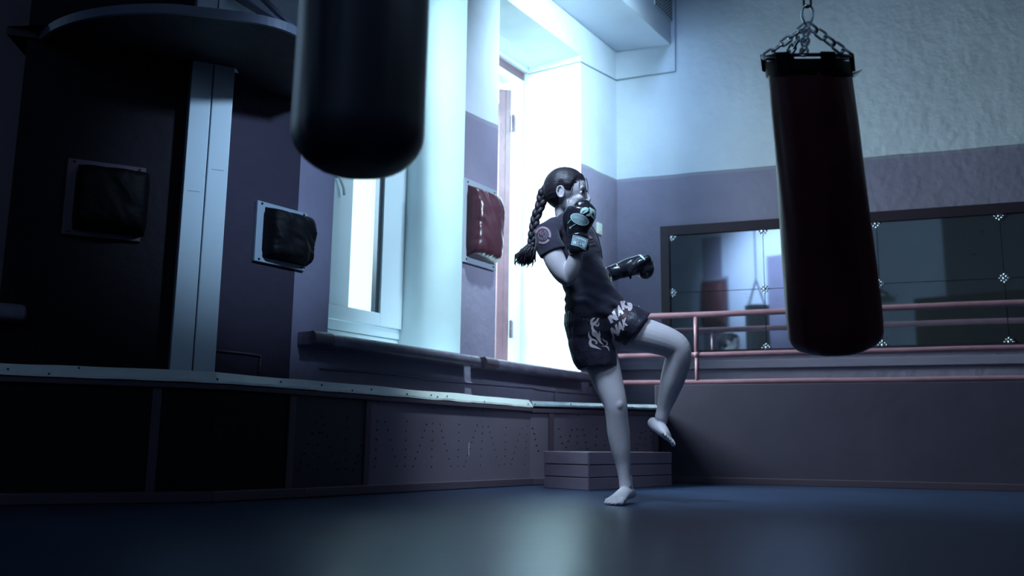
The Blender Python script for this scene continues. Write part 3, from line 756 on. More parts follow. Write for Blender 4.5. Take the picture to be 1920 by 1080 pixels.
t = empty('striking_platform', flat(BA) + Z * ZP); tag(t, 'round dark speed-bag platform with a pale curved rim mounted high on the left wall', 'speed bag platform')
m = MB(); m.prism([p + V((0, 0, 0)) for p in PF] + wallpts, ZP + .002, ZP + .04); m.build('board', M['ply'], t)
m = MB(); n_ = len(PF)
rs = []
for i, p in enumerate(PF):
    e = (PF[min(i + 1, n_ - 1)] - PF[max(i - 1, 0)]).normalized(); nn = V((e.y, -e.x, 0))
    rs.append([p + nn * .012 + Z * (ZP), p + nn * .012 + Z * (ZP + .042), p - nn * .004 + Z * (ZP + .042), p - nn * .004 + Z * ZP])
m.rings(rs); m.build('rim', M['rim'], t)
m = MB(); hk = onz(362, 100, ZP)
m.tube([hk + V((.018 * math.cos(a), 0, -.02 + .018 * math.sin(a))) for a in [2 * PI * i / 12 for i in range(12)]], .004, 6, closed=True); m.build('swivel_hook', M['black_metal'], t, smooth=True)
# struts on top
m = MB(); a = onz(548, 58, ZP + .06); b = onp(405, -30, flat(BA) - nA * .13, nA)
m.tube([a, b], .02, 6); m.build('strut', M['rim'], t)
m = MB(); b2 = onp(470, -25, flat(BM), nM); m.tube([onz(545, 48, ZP + .07), b2], .018, 6); m.build('strut', M['rim'], t)

# ------------------------------------------------------------------ punching bags
def bagbody(ct, cb, r, mt, par, name='bag_body', round_b=.5, wr=.004, seed=0, mi=None, r2=None, e1t=None):
    ax = (cb - ct); L = ax.length; ax.normalize(); e1 = V((1, 0, 0)) - ax * ax.x; e1.normalize(); e2 = ax.cross(e1)
    rs = []; n = 64; K_ = 70
    rb = r * round_b
    ss = [L * (i / (K_ - 1)) for i in range(K_)]
    ss = [s for s in ss if s < L - rb] + [L - rb + rb * math.sin(PI / 2 * q / 10) for q in range(0, 11)]
    r_top = r; r_bot = r2 or r
    for s in ss:
        r = r_top + (r_bot - r_top) * min(1, s / L * 1.15)
        rad = r
        f1 = e1 if e1t is None else e1t.lerp(e1, min(1, s / .45)).normalized()
        if s > L - rb: q = (s - (L - rb)) / rb; rad = r - rb + rb * math.sqrt(max(0, 1 - q * q)); rad = max(rad, r * .04)
        if s < .03: rad = r * (1 - .04 * (1 - s / .03))
        ring = []
        for i in range(n):
            a = 2 * PI * i / n
            w = noise.noise(V((math.cos(a) * 1.6 + seed, math.sin(a) * 1.6, s * 1.4))) * wr * 2.2 + noise.noise(V((math.cos(a) * 7 + seed, math.sin(a) * 7, s * 2.2))) * wr
            ring.append(ct + ax * s + (f1 * math.cos(a) + e2 * math.sin(a)) * (rad + w))
        rs.append(ring)
    m = MB(); m.rings(rs); return m.build(name, mt, par, smooth=True)
def chain(p, q, par, r=.0042, llen=.040, w=.011, name='chain', mt=None, flip=0):
    d = (q - p); L = d.length; d.normalize(); N = max(2, round(L / (llen - 2.2 * r) )); st = L / N
    up = V((0, 1, 0)) - d * d.y; up.normalize(); sd = d.cross(up)
    m = MB()
    for k in range(N):
        c = p + d * (st * (k + .5)); s = up if (k + flip) % 2 else sd
        s = (s + (sd if (k + flip) % 2 else up) * .35).normalized()
        h = llen / 2 - w; pts = []
        for i in range(7): a = -PI / 2 + PI * i / 6; pts.append(c + d * (h + w * math.cos(a)) + s * (w * math.sin(a)))
        for i in range(7): a = PI / 2 + PI * i / 6; pts.append(c + d * (-h + w * math.cos(a)) + s * (w * math.sin(a)))
        m.tube(pts, r, 7, closed=True)
    return m.build(name, mt or M['steel'], par, smooth=True)
# black bag near the camera
bx = flat(onY(673, 250, 2.3)); rB = .1725
t = empty('punching_bag', bx + Z * .93); tag(t, 'large black punching bag with a rounded bottom hanging close at the top left', 'punching bag', 'hanging punching bags')
zbot = onY(673, 318, 2.3 - .05).z + .012
bagbody(bx + Z * (zbot + 1.35), bx + Z * zbot, rB, M['blackbag'], t, round_b=.62, wr=.003, seed=3)
m = MB(); m.tube([bx + Z * (zbot + 1.35) + V((math.cos(a), math.sin(a), 0)) * rB * .95 for a in [2 * PI * i / 32 for i in range(32)]], .012, 8, closed=True); m.build('top_ring', M['black_metal'], t, smooth=True)
for k in range(4):
    a = k * PI / 2 + .4; chain(bx + Z * (zbot + 1.36) + V((math.cos(a), math.sin(a), 0)) * rB * .95, bx + Z * (zbot + 1.75), t)
chain(bx + Z * (zbot + 1.75), bx + Z * ZC, t)
# red bag
tc_ = onY(1515, 128, 3.14); bc_ = onY(1571, 650, 3.50); rR = .146
t = empty('punching_bag', bc_); tag(t, 'dark red punching bag swinging on silver chains at the right', 'punching bag', 'hanging punching bags')
axr = (bc_ - tc_).normalized()
bagbody(tc_, bc_ - axr * .0, rR, M['redvinyl'], t, round_b=.42, wr=.0055, seed=9, r2=.172, e1t=V((1, 0, .0)))
e1 = (V((1, 0, 0)) - axr * axr.x).normalized(); e2 = axr.cross(e1); e1 = V((1, 0, 0))
# black top band
m = MB(); rs = []
for s, rr in ((-.022, rR * 1.0), (-.018, rR * 1.03), (.03, rR * 1.035), (.036, rR * 1.0)):
    rs.append([tc_ + axr * s + (e1 * math.cos(2 * PI * i / 48) + e2 * math.sin(2 * PI * i / 48)) * (rr + noise.noise(V((i * .7, s * 20, 0))) * .003) for i in range(48)])
m.rings(rs); m.build('top_band', M['padblack'], t, smooth=True)
ap = onY(1514, 46, 3.11)
ringc = tc_ - axr * .038
m = MB(); m.tube([ringc + (e1 * math.cos(2 * PI * i / 40) + e2 * math.sin(2 * PI * i / 40)) * rR * 1.04 for i in range(40)], .0065, 8, closed=True); m.build('hanging_ring', M['black_metal'], t, smooth=True)
for k, a in enumerate((PI + .05, PI * 1.42, PI * .62, .25)):
    d = e1 * math.cos(a) + e2 * math.sin(a)
    # e2 may face either way; all four spread round the ring
    p = ringc + d * rR * 1.04
    chain(p, ap, t, flip=k, r=.0048, llen=.048, w=.0125)
for k in range(6):
    a = .35 + k * PI / 3; d = e1 * math.cos(a) + e2 * math.sin(a); tg = -e1 * math.sin(a) + e2 * math.cos(a)
    m = MB(); m.fbox(ringc + d * (rR * 1.04), tg, d, axr, (-.026, .026), (-.009, .009), (-.012, .050)); m.build('strap', M['padblack'], t, bevel=.004)
m = MB(); pts = []
h1 = onY(1514, 12, 3.10); dd = (h1 - ap)
sdv = V((1, 0, 0))
for i in range(20):
    a = 2 * PI * i / 20; w = .026 * (1 + .25 * math.cos(a)); pts.append((ap + h1) / 2 + dd * .55 * math.cos(a) + sdv * w * .75 * math.sin(a))
m.tube(pts, .005, 8, closed=True); m.build('carabiner', M['steel'], t, smooth=True)
chain(h1, V((h1.x, h1.y, ZC)), t, r=.004, llen=.05, w=.012, mt=M['black_metal'])
# black tail at the hanging strap
m = MB()
for k in range(6):
    p = tc_ + e1 * rR + axr * .02; m.tube([p, p + V((.02 + .006 * k, 0, .006 * (k - 2)))], .0012, 5)
m.build('frayed_thread', M['padblack'], t)
# ------------------------------------------------------------------ the person
YG = 4.55; PX = 0.00262
def G(x, y, dy=0.0): return onY(x, y, YG + dy)
def crs(P, k=4):   # smooth curve through tuples
    out = []
    n = len(P)
    for i in range(n - 1):
        p0, p1, p2, p3 = P[max(i - 1, 0)], P[i], P[i + 1], P[min(i + 2, n - 1)]
        for j in range(k):
            t = j / k
            out.append(tuple(.5 * (2 * b + (c - a) * t + (2 * a - 5 * b + 4 * c - d) * t * t + (3 * b - a - 3 * c + d) * t ** 3) for a, b, c, d in zip(p0, p1, p2, p3)))
    out.append(tuple(P[-1])); return out
def lp(pts, k=4):   # (x, y, dy, a_px, b_px) -> loft points
    if k > 1 and len(pts) > 2: pts = crs(pts, k)
    return [(G(x, y, dy), a * PX, b * PX) for x, y, dy, a, b in pts]
person = empty('person', G(1155, 944) * 1.0); person.location.z = 0
tag(person, 'person with a dark braid, black T-shirt, shorts and boxing gloves, one knee raised', 'person')
body = MB()
# legs -- the standing leg
body.loft(lp([(1112, 618, .02, 36, 38), (1122, 655, .01, 34, 37), (1132, 690, .0, 31, 34), (1142, 722, -.01, 27.5, 29), (1151, 748, -.02, 23.5, 25), (1155, 765, -.02, 21.5, 23.5),
              (1157, 785, -.01, 20.5, 22), (1160, 812, .01, 20.8, 23), (1164, 842, .02, 18, 20), (1168, 870, .03, 14, 15.5), (1171, 895, .035, 11.3, 13), (1173, 912, .04, 12, 14)]), n=24, up=V((.5, 1, 0)))
body.ell(G(1158, 759, -.046), V((.033, 0, 0)), V((0, .040, 0)), V((0, 0, .042)))
body.ell(G(1161, 815, .03), V((.045, 0, 0)), V((0, .055, 0)), V((.0, 0, .10)))
# foot on the mat
FT = onz(1147, 948, 0)                       # ball/toe area on the floor
heel = G(1184, 925, .12); ank = G(1174, 910, .05)
ball = V((FT.x + .028, FT.y + .045, .027))
fd = (flat(ball) - flat(heel)).normalized(); fs = V((-fd.y, fd.x, 0))     # fs: to the person's left (inner side)
body.loft([(heel, .026, .026), (heel.lerp(ball, .25) + Z * .012, .031, .033), (heel.lerp(ball, .55) + Z * .012, .035, .031), (heel.lerp(ball, .82) + Z * .003, .041, .023), (ball, .043, .019)], n=20, up=Z)
body.loft([(ank + Z * .04, .030, .033), (ank, .031, .036), (heel.lerp(ball, .30) + Z * .02, .031, .036), (heel.lerp(ball, .62) + Z * .006, .030, .024)], n=20, up=V((1, 1, 0)))
for k, (off, ln_, r) in enumerate(((.033, .058, .0135), (.010, .061, .0092), (-.0085, .055, .0088), (-.0265, .047, .0084), (-.042, .037, .0082))):
    b = ball + fs * off - fd * .006 - Z * .004; spread = fd + fs * (off * 2.5)
    body.loft([(b, r * 1.1, r * 1.15), (b + spread * ln_ * .55 + Z * .001, r, r), (V((b.x, b.y, r * .92)) + spread * ln_, r, r * .85)], n=12, up=Z)
# raised leg
body.loft(lp([(1126, 612, .0, 38, 40), (1160, 618, -.02, 37, 39), (1190, 624, -.035, 34, 36), (1222, 632, -.05, 31, 32), (1250, 641, -.055, 28, 29), (1268, 651, -.055, 25.5, 26),
              (1272, 668, -.045, 24, 25), (1267, 690, -.02, 24, 25), (1260, 715, .01, 22.5, 24), (1252, 742, .04, 18, 19), (1245, 765, .065, 13.5, 14.5), (1240, 783, .08, 12.5, 14)]), n=24, up=V((0, 1, 0)))
body.ell(G(1279, 650, -.07), V((.024, 0, 0)), V((0, .036, 0)), V((0, 0, .034)))
# raised foot, hanging toes down
h2 = G(1223, 792, .12); a2 = G(1241, 786, .085); b2_ = G(1250, 817, .02); t2 = G(1262, 838, -.02)
fd2 = (b2_ - h2).normalized(); upf = V((.75, -.1, .65)); upf = (upf - fd2 * upf.dot(fd2)).normalized(); fs2 = upf.cross(fd2)
body.loft([(h2, .027, .028), (h2.lerp(b2_, .3) + upf * .006, .032, .034), (h2.lerp(b2_, .65) + upf * .006, .036, .030), (b2_, .040, .021)], n=20, up=upf)
body.loft([(a2 + Z * .03, .030, .034), (a2, .030, .036), (h2.lerp(b2_, .42) + upf * .012, .029, .028), (h2.lerp(b2_, .75), .028, .018)], n=20, up=V((0, 1, .2)))
for off, ln_, r in ((.027, .052, .0125), (.009, .052, .0092), (-.006, .047, .0088), (-.019, .041, .0082), (-.031, .034, .0080)):
    b = b2_ + fs2 * off - fd2 * .006; sp = (fd2 + V((.25, 0, -.1)) * .0 + fs2 * off * 2.5)
    body.loft([(b, r * 1.1, r * 1.1), (b + sp * ln_ * .55, r, r), (b + sp * ln_ - upf * .006, r, r * .9)], n=12, up=upf)
# torso
body.loft(lp([(1112, 612, .0, 46, 40), (1108, 580, .0, 44, 38), (1098, 545, .0, 37, 34), (1086, 500, .0, 38, 36), (1076, 460, .0, 38, 40), (1070, 430, .0, 30, 48), (1066, 412, .0, 17, 24)]), n=24)
# neck
body.loft(lp([(1064, 424, .0, 20, 20), (1057, 405, .0, 16.5, 16), (1055, 388, .0, 16, 16), (1058, 370, .0, 17, 17)]), n=20)
# near (right) arm
body.loft(lp([(1028, 436, -.13, 18, 17), (1032, 462, -.165, 20, 18), (1041, 488, -.19, 20, 18), (1054, 512, -.20, 17.5, 17), (1066, 526, -.205, 13.5, 14)]), n=20)
body.loft(lp([(1067, 524, -.205, 13, 14), (1072, 508, -.225, 15, 15.5), (1077, 490, -.245, 14, 14.5), (1082, 470, -.262, 11.5, 12), (1086, 450, -.27, 10, 11)]), n=20)
# far (left) arm, mostly hidden behind the chest
body.loft(lp([(1102, 440, .14, 16, 16), (1108, 470, .18, 16, 16), (1114, 505, .20, 14, 14)]), n=16)
body.loft(lp([(1114, 507, .20, 13.5, 14), (1130, 512, .17, 13, 13.5), (1150, 511, .13, 10, 10.5), (1165, 508, .10, 9.5, 10)]), n=16)
# head
HC = G(1063, 366, -.01); HS = 1.09
yaw = math.radians(-17)
hx = V((math.cos(yaw), math.sin(yaw), -.03)).normalized(); hy = V((-math.sin(yaw), math.cos(yaw), 0)); hz = hx.cross(hy)
def H(x, y, z): return HC + (hx * x + hy * y + hz * z) * HS
def hell(m, x, y, z, a, b, c, mi=None, nu=20, nv=14): m.ell(H(x, y, z), hx * a * HS, hy * b * HS, hz * c * HS, nu, nv, mi)
head = MB()
for mm in (body, head):
    hell(mm, -.010, 0, .034, .093, .074, .091); hell(mm, .030, 0, .026, .062, .060, .079)      # skull, forehead
    hell(mm, .042, 0, -.030, .049, .050, .060)                                                   # face
    hell(mm, .050, 0, -.072, .034, .034, .030); hell(mm, .070, 0, -.092, .017, .018, .015)      # jaw, chin
    hell(mm, .020, .034, -.052, .045, .018, .032); hell(mm, .020, -.034, -.052, .045, .018, .032)
    hell(mm, .066, .029, -.027, .020, .020, .020); hell(mm, .066, -.029, -.027, .020, .020, .020)   # cheeks
    hell(mm, .083, .024, .022, .010, .022, .008); hell(mm, .083, -.024, .022, .010, .022, .008)      # brow
    hell(mm, .086, 0, -.066, .010, .018, .011)
mm = body
mm.loft([(H(.086, 0, .014), .007, .007), (H(.097, 0, -.006), .0075, .009), (H(.106, 0, -.024), .0095, .011), (H(.104, 0, -.034), .012, .009)], n=12, up=hx)
hell(mm, .096, .009, -.034, .009, .007, .006); hell(mm, .096, -.009, -.034, .009, .007, .006)
for sy in (-1, 1):   # ears
    m2 = []
    for i in range(14):
        a = 2 * PI * i / 14; m2.append(H(-.012 + .0155 * math.cos(a) - .003 * math.sin(a), sy * (.076 + .008 * (1 - math.cos(a)) / 2), -.004 + .027 * math.sin(a)))
    mm.tube(m2, .0052, 8, closed=True)
    hell(mm, -.010, sy * .072, -.004, .014, .006, .024)
me = remesh(body, .0038, 5, .5)
# carve eye sockets a little
for v in me.vertices:
    for sy in (-1, 1):
        d = (v.co - H(.088, sy * .031, .002)).length
        if d < .017: v.co -= hx * (.006 * (1 - d / .017) ** .7)
bodyo = link('body', me, [M['skin']], person)
bb_ = bvh(me)
def headpiece(name, fn, mt): m = MB(); fn(m); return m.build(name, mt, person, smooth=True)
for sy in (-1, 1):
    def f_(m): hell(m, .0745, sy * .031, .000, .0100, .0115, .0095)
    e = headpiece('eye', f_, M['eye'])
    def f_(m): hell(m, .0815, sy * .0335, .000, .0045, .0075, .0062)
    i_ = headpiece('iris', f_, M['iris'])
    w = i_.matrix_parent_inverse.copy(); i_.parent = e; i_.matrix_parent_inverse = Matrix.Translation(-parent_world(e))
    m = MB(); m.tube([H(.0845 - abs(k - 3) * .0014, sy * (.020 + k * .0042), .0072 + .0018 * (1 - ((k - 3) / 3) ** 2)) for k in range(7)], [.0008, .0016, .002, .002, .002, .0018, .0008], 6); m.build('eyelashes', M['hair'], person, smooth=True)
    m = MB(); m.tube([H(.0915 - abs(k - 2) * .0024, sy * (.013 + k * .0066), .0225 + .003 * (1 - ((k - 3) / 3) ** 2)) for k in range(7)], [.0012, .0022, .0026, .0026, .0022, .0018, .0008], 6); m.build('eyebrow', M['hair'], person, smooth=True)
m = MB(); hell(m, .0935, 0, -.062, .005, .018, .0035); hell(m, .0925, 0, -.069, .005, .016, .004); m.build('lips', M['lip'], person, smooth=True)
# hair: a shell over the skull
hm = remesh(head, .0045, 4, .5); hm.update()
def lerp_tab(x, tab):
    if x <= tab[0][0]: return tab[0][1]
    for (x0, y0), (x1, y1) in zip(tab, tab[1:]):
        if x <= x1: return y0 + (y1 - y0) * (x - x0) / (x1 - x0)
    return tab[-1][1]
HL = [(-.045, -.075), (-.030, -.045), (-.022, .022), (-.006, .030), (.004, .012), (.030, .008), (.040, .028), (.052, .052), (.075, .066), (.10, .074)]
inv = Matrix((hx, hy, hz)).to_3x3()
bm = bmesh.new(); bm.from_mesh(hm); bm.normal_update(); dv = {}
for v in bm.verts:
    l = inv @ (v.co - HC) / HS; dv[v.index] = l.z - lerp_tab(l.x, HL)
dele = [f for f in bm.faces if all(dv[v.index] < 0 for v in f.verts)]
nrm = {v.index: v.normal.copy() for v in bm.verts}
for v in bm.verts:
    d = dv[v.index]; l = inv @ (v.co - HC) / HS
    th = min(.011, .002 + max(0, d) * .35)
    th += .004 * max(0, min(1, (-l.x) / .05))
    st = noise.noise(V((math.atan2(l.y, l.z + .02) * 9, l.x * 9, 0))) * .0011
    v.co += nrm[v.index] * (th + st)
    if abs(d) < .0065 and -.02 > -1: v.co -= hz * (min(d, .0065) if d < .0045 else 0) * HS * .9
bmesh.ops.delete(bm, geom=dele, context='FACES')
loose = [v for v in bm.verts if not v.link_faces]; bmesh.ops.delete(bm, geom=loose, context='VERTS')
hme = bpy.data.meshes.new('hair'); bm.to_mesh(hme); bm.free()
for p in hme.polygons: p.use_smooth = True
hair = link('hair', hme, [M['hair']], person)
so_ = hair.modifiers.new('s', 'SOLIDIFY'); so_.thickness = .012; so_.offset = -1
# loose strands by the face
m = MB()
for pts in (((1096, 334), (1098, 345), (1099, 358), (1100, 370), (1099, 381)), ((1100, 335), (1102.5, 348), (1103, 362), (1101.5, 376)), ((1093, 334), (1094.5, 346), (1095, 358), (1096, 368), (1098, 377)),
            ((1087, 336), (1086, 345), (1085, 353)), ((1073, 348), (1073, 357), (1069, 366), (1066, 374), (1066, 381)), ((1098, 334), (1101, 342), (1102, 352), (1101, 362)), ((1095, 333), (1100, 338), (1102.5, 344))):
    q = []
    for (x, y) in pts:
        d = ray(x, y).normalized(); h = bb_.ray_cast(CAM, d)
        q.append(h[0] - d * .004 if h[0] else G(x, y, -.04))
    m.tube(q, [.0013] * (len(q) - 1) + [.0004], 5)
m.build('loose_strands', M['hair'], person, smooth=True)
# braid
m = MB()
bp_ = [(1027, 350), (1021, 357), (1017, 368), (1014, 382), (1009, 396), (1004, 410), (1001, 424), (999, 438), (997, 452), (995, 462)]
def bez(pts, t):
    n = len(pts) - 1; f = t * n; i = min(int(f), n - 1); u = f - i
    return pts[i][0] + (pts[i + 1][0] - pts[i][0]) * u, pts[i][1] + (pts[i + 1][1] - pts[i][1]) * u
NB = 110
for s in range(3):
    q = []; r = []
    for k in range(NB):
        t_ = k / (NB - 1); x, y = bez(bp_, t_); ph = 2 * PI * (t_ * 3.1 + s / 3)
        wd_ = .0150 * (1 - .30 * t_) * min(1, .4 + t_ * 6)
        q.append(G(x, y, .035 - .05 * t_ * 0) + V((math.sin(ph) * wd_, math.sin(2 * ph) * wd_ * .55, 0)))
        r.append((.0185 + .0016 * math.sin(40 * t_ + s)) * (1 - .32 * t_) * (.75 if k < 3 else 1))
    m.tube(q, r, 10)
m.build('braid', M['hair'], person, smooth=True)
m = MB()
c0_ = G(996, 460, .035)
m.loft([(G(996, 457, .035), .014, .013), (G(992, 467, .035), .030, .024), (G(987, 478, .035), .036, .028), (G(985, 488, .035), .024, .020)], n=14)
rnd = random.Random(5)
for k in range(150):
    a = rnd.uniform(0, 2 * PI); rr = rnd.uniform(.5, 1)
    ex = 985 + rnd.gauss(0, 6.0); ey = 489 + rnd.gauss(0, 3.5)
    o0 = V((math.cos(a) * .009, math.sin(a) * .009, 0)); o1 = V((math.cos(a) * .034 * rr, math.sin(a) * .030 * rr, 0)); w_ = rnd.uniform(-.006, .006)
    q = [c0_ + o0, G(991, 468, .035) + o1 + V((w_, 0, 0)), G((ex + 988) / 2, 478, .035) + o1 * 1.12 - V((w_, 0, 0)), G(ex, ey, .035) + o1 * .7 + V((w_, 0, 0)), G(ex + rnd.uniform(-3, 3), ey + rnd.uniform(2, 7), .035) + o1 * .4]
    m.tube(q, [.005, .0055, .005, .0032, .0005], 5)
m.build('braid_tail', M['hair'], person, smooth=True)

# T-shirt
sh = MB()
sh.loft(lp([(1117, 589, .0, 59.5, 58), (1112, 570, .0, 56, 54), (1104, 545, .0, 47.5, 44), (1096, 522, .0, 45, 42), (1087, 497, .0, 45, 43), (1080, 470, .0, 46.5, 46), (1074, 446, .0, 44, 52), (1067, 426, .0, 34, 56), (1062, 414, .0, 23, 34)], 1), n=32, endt={0: V((-.40, 0, .92))})
sh.loft(lp([(1044, 424, -.06, 20, 20), (1026, 437, -.125, 24, 22), (1029, 458, -.16, 26, 23.5), (1037, 475, -.18, 25, 24)], 1), n=24, rnd=False, endt={3: V((.38, -.1, -.92))})
sh.loft(lp([(1090, 430, .08, 20, 20), (1101, 443, .14, 21, 21), (1108, 468, .18, 21, 21), (1112, 490, .2, 20, 20)]), n=24, rnd=False)
sm_ = remesh(sh, .006, 4, .5)
def wf(p):
    q = p - G(1100, 560)
    a = noise.noise(V((p.x * 9, p.y * 9, p.z * 22))) * .005
    w = max(0, 1 - abs(p.z - G(1100, 565).z) / .16)
    b = math.sin((q.z + q.x * .45) * 95 + noise.noise(p * 11) * 2.5) * .0045 * w
    return a + b
wrinkle(sm_, wf)
shirt = link('t_shirt', sm_, [M['shirt']], person)
# shorts
st_ = MB()
st_.loft(lp([(1113, 577, .0, 52, 46), (1111, 590, .0, 54, 49), (1110, 606, .0, 54, 53), (1112, 628, .0, 50, 52), (1116, 645, .0, 40, 46)], 1), n=32, endt={0: V((.40, 0, -.92))})
st_.loft(lp([(1104, 612, .0, 43, 48), (1107, 640, .0, 43, 47), (1115, 668, .0, 41, 46), (1122, 690, .0, 38.5, 44)], 1), n=32, rnd=False, endt={3: V((.12, 0, -.99))})
st_.loft(lp([(1128, 600, .0, 46, 48), (1153, 606, -.015, 46, 47), (1178, 611, -.03, 43, 45), (1195, 619, -.04, 41.5, 43)], 1), n=32, rnd=False, endt={3: V((.80, 0, -.60)), 2: V((.88, 0, -.40))})
ss_ = remesh(st_, .006, 3, .5)
def wf2(p):
    w = max(0, min(1, (G(1110, 598).z - p.z) / .1))
    return noise.noise(V((p.x * 16, p.y * 16, p.z * 5))) * .006 * w + noise.noise(V((p.x * 40, p.y * 40, p.z * 12))) * .0022 * w + math.sin(math.atan2(p.y - YG, p.x - G(1110, 600).x) * 40) * .0008 * (1 - w) * (1 if p.z < G(1110, 590).z else 0)
wrinkle(ss_, wf2)
shorts = link('shorts', ss_, [M['satin']], person)

# boxing gloves
def glove_build(name, mitt, thumb, cuff, knob, par):
    g = MB()
    g.loft(mitt, n=28); g.loft(thumb, n=18)
    for kk in knob: g.ell(*kk)
    me = remesh(g, .0038, 4, .5)
    wrinkle(me, lambda p: noise.noise(p * 26) * .0022)
    o = link('boxing_glove', me, [M['glove']], par)
    o['label'] = name
    c = MB(); c.loft(cuff, n=28, rnd=False); cm = remesh(c, .0038, 3, .5); wrinkle(cm, lambda p: noise.noise(V((p.x * 8, p.y * 8, p.z * 60))) * .0016)
    co_ = link('glove_cuff', cm, [M['glove']], o)
    return o, me, co_, cm
gY = -.27
g1, gm1, gc1, gcm1 = glove_build('black glove held up in front of the mouth',
    lp([(1082, 442, gY, 18.5, 17), (1083, 430, gY, 20.5, 20), (1086, 416, gY, 25, 24), (1090, 402, gY, 27, 25.5), (1092, 393, gY, 24, 23), (1091, 387, gY, 17, 17)]),
    lp([(1069, 432, gY + .015, 10, 11), (1066, 418, gY + .01, 12, 12), (1066, 404, gY + .005, 11.5, 12), (1072, 394, gY, 10, 11)]),
    lp([(1087, 474, gY + .002, 18.5, 17.5), (1085, 466, gY, 20.5, 19.5), (1084, 452, gY, 19.5, 18.5), (1083, 440, gY, 19, 18)]),
    [(G(1108, 398, gY), V((.026, 0, 0)), V((0, .04, 0)), V((0, 0, .034)))], person)
gL = .11
g2, gm2, gc2, gcm2 = glove_build('black glove stretched out to the right',
    lp([(1163, 507, gL, 16, 15), (1175, 503, gL - .01, 17.5, 17), (1190, 498, gL - .02, 18.5, 19), (1203, 495, gL - .03, 19, 21), (1212, 498, gL - .03, 17, 21)]),
    lp([(1184, 510, gL - .05, 8, 10), (1196, 496, gL - .07, 9, 11), (1208, 488, gL - .07, 9, 10), (1215, 484, gL - .07, 8, 9)]),
    lp([(1142, 515, gL + .01, 14, 13.5), (1147, 513, gL + .01, 16, 15.5), (1158, 509, gL, 16, 15.5), (1168, 505, gL, 15, 15)]),
    [(G(1210, 505, gL - .03), V((.046, 0, 0)), V((0, .055, 0)), V((0, 0, .050))), (G(1182, 520, gL - .03), V((.008, 0, 0)), V((0, .008, 0)), V((0, 0, .010)))], person)

# prints on cloth and leather: thin pieces laid on the surface
def decal(name, polys, target, mt, par, eps=.0015, sub=2.2, depth=.25):
    """polys: list of closed outlines / triangles in image columns and rows, laid on the surface they cover"""
    bm = bmesh.new()
    for P in polys:
        vs = [bm.verts.new((x, y, 0)) for x, y in P]
        try: bm.faces.new(vs)
        except ValueError: pass
    bmesh.ops.triangulate(bm, faces=bm.faces[:])
    for _ in range(5):
        es = [e for e in bm.edges if e.calc_length() > sub]
        if not es: break
        bmesh.ops.subdivide_edges(bm, edges=es, cuts=1, use_grid_fill=False); bmesh.ops.triangulate(bm, faces=bm.faces[:])
    bad = []
    for v in bm.verts:
        d = ray(v.co.x, v.co.y).normalized(); h = target.ray_cast(CAM, d)
        if h[0] is None: bad.append(v); continue
        n = h[1] if h[1].dot(d) < 0 else -h[1]
        v.co = h[0] + n * eps
    bmesh.ops.delete(bm, geom=bad, context='VERTS')
    bmesh.ops.remove_doubles(bm, verts=bm.verts[:], dist=.0002)
    me = bpy.data.meshes.new(name); bm.to_mesh(me); bm.free()
    o = link(name, me, [mt], par)
    s = o.modifiers.new('s', 'SOLIDIFY'); s.thickness = .0006; s.offset = 0
    return o
def text_polys(txt, o, ux, uy, bold=.02):
    """glyph triangles of a word; o origin, ux/uy image vectors of one em"""
    c = bpy.data.curves.new('t', 'FONT'); c.body = txt; c.size = 1; c.offset = bold; c.resolution_u = 3
    ob = bpy.data.objects.new('t', c); COL.objects.link(ob)
    me = evalmesh(ob); bpy.data.objects.remove(ob)
    out = []
    for p in me.polygons:
        out.append([(o[0] + ux[0] * me.vertices[i].co.x + uy[0] * me.vertices[i].co.y, o[1] + ux[1] * me.vertices[i].co.x + uy[1] * me.vertices[i].co.y) for i in p.vertices])
    return out
def ringpoly(cx, cy, rx, ry, w, a0=0, a1=2 * PI, rot=0, n=28):
    out = []
    def P(a, k): x = (rx - k) * math.cos(a); y = (ry - k) * math.sin(a); return (cx + x * math.cos(rot) - y * math.sin(rot), cy + x * math.sin(rot) + y * math.cos(rot))
    for i in range(n):
        a = a0 + (a1 - a0) * i / n; b = a0 + (a1 - a0) * (i + 1) / n
        out.append([P(a, 0), P(b, 0), P(b, w), P(a, w)])
    return out
def band(pts, w, smooth=0):
    n = len(pts)
    ww = list(w) if isinstance(w, (list, tuple)) else [w] * n
    if smooth and n > 2:
        q = crs([(x, y, k) for (x, y), k in zip(pts, ww)], smooth); pts = [(a[0], a[1]) for a in q]; ww = [max(.1, a[2]) for a in q]; n = len(pts)
    L = []; R = []
    for i in range(n):
        a, b = pts[max(i - 1, 0)], pts[min(i + 1, n - 1)]; dx, dy = b[0] - a[0], b[1] - a[1]; l = math.hypot(dx, dy) or 1
        nx, ny = -dy / l * ww[i] / 2, dx / l * ww[i] / 2
        L.append((pts[i][0] + nx, pts[i][1] + ny)); R.append((pts[i][0] - nx, pts[i][1] - ny))
    return [[L[i], L[i + 1], R[i + 1], R[i]] for i in range(n - 1)]
tg1 = bvh(gm1); tc1 = bvh(gcm1); ts = bvh(ss_); tt = bvh(sm_); tg2 = bvh(gm2)
# near glove, cuff label
decal('cuff_label', [[(1074.5, 440.5), (1087, 443), (1102, 448.5), (1097.5, 470), (1085, 462), (1071, 459)]], tc1, M['label_pale'], g1, .0012)
decal('cuff_label_border', band([(1076.5, 442.5), (1087, 444.6), (1099.8, 449.6), (1096.3, 466.5), (1085, 460), (1073.2, 457), (1076.5, 442.5)], .7), tc1, M['mark_dark'], g1, .0018)
decal('cuff_lettering', text_polys('GREEN', (1076.5, 450.3), (6.0, 2.15), (1.2, -7.6), .012) + text_polys('HILL', (1080.2, 457.0), (6.0, 2.6), (1.2, -7.6), .012), tc1, M['mark_dark'], g1, .0020)
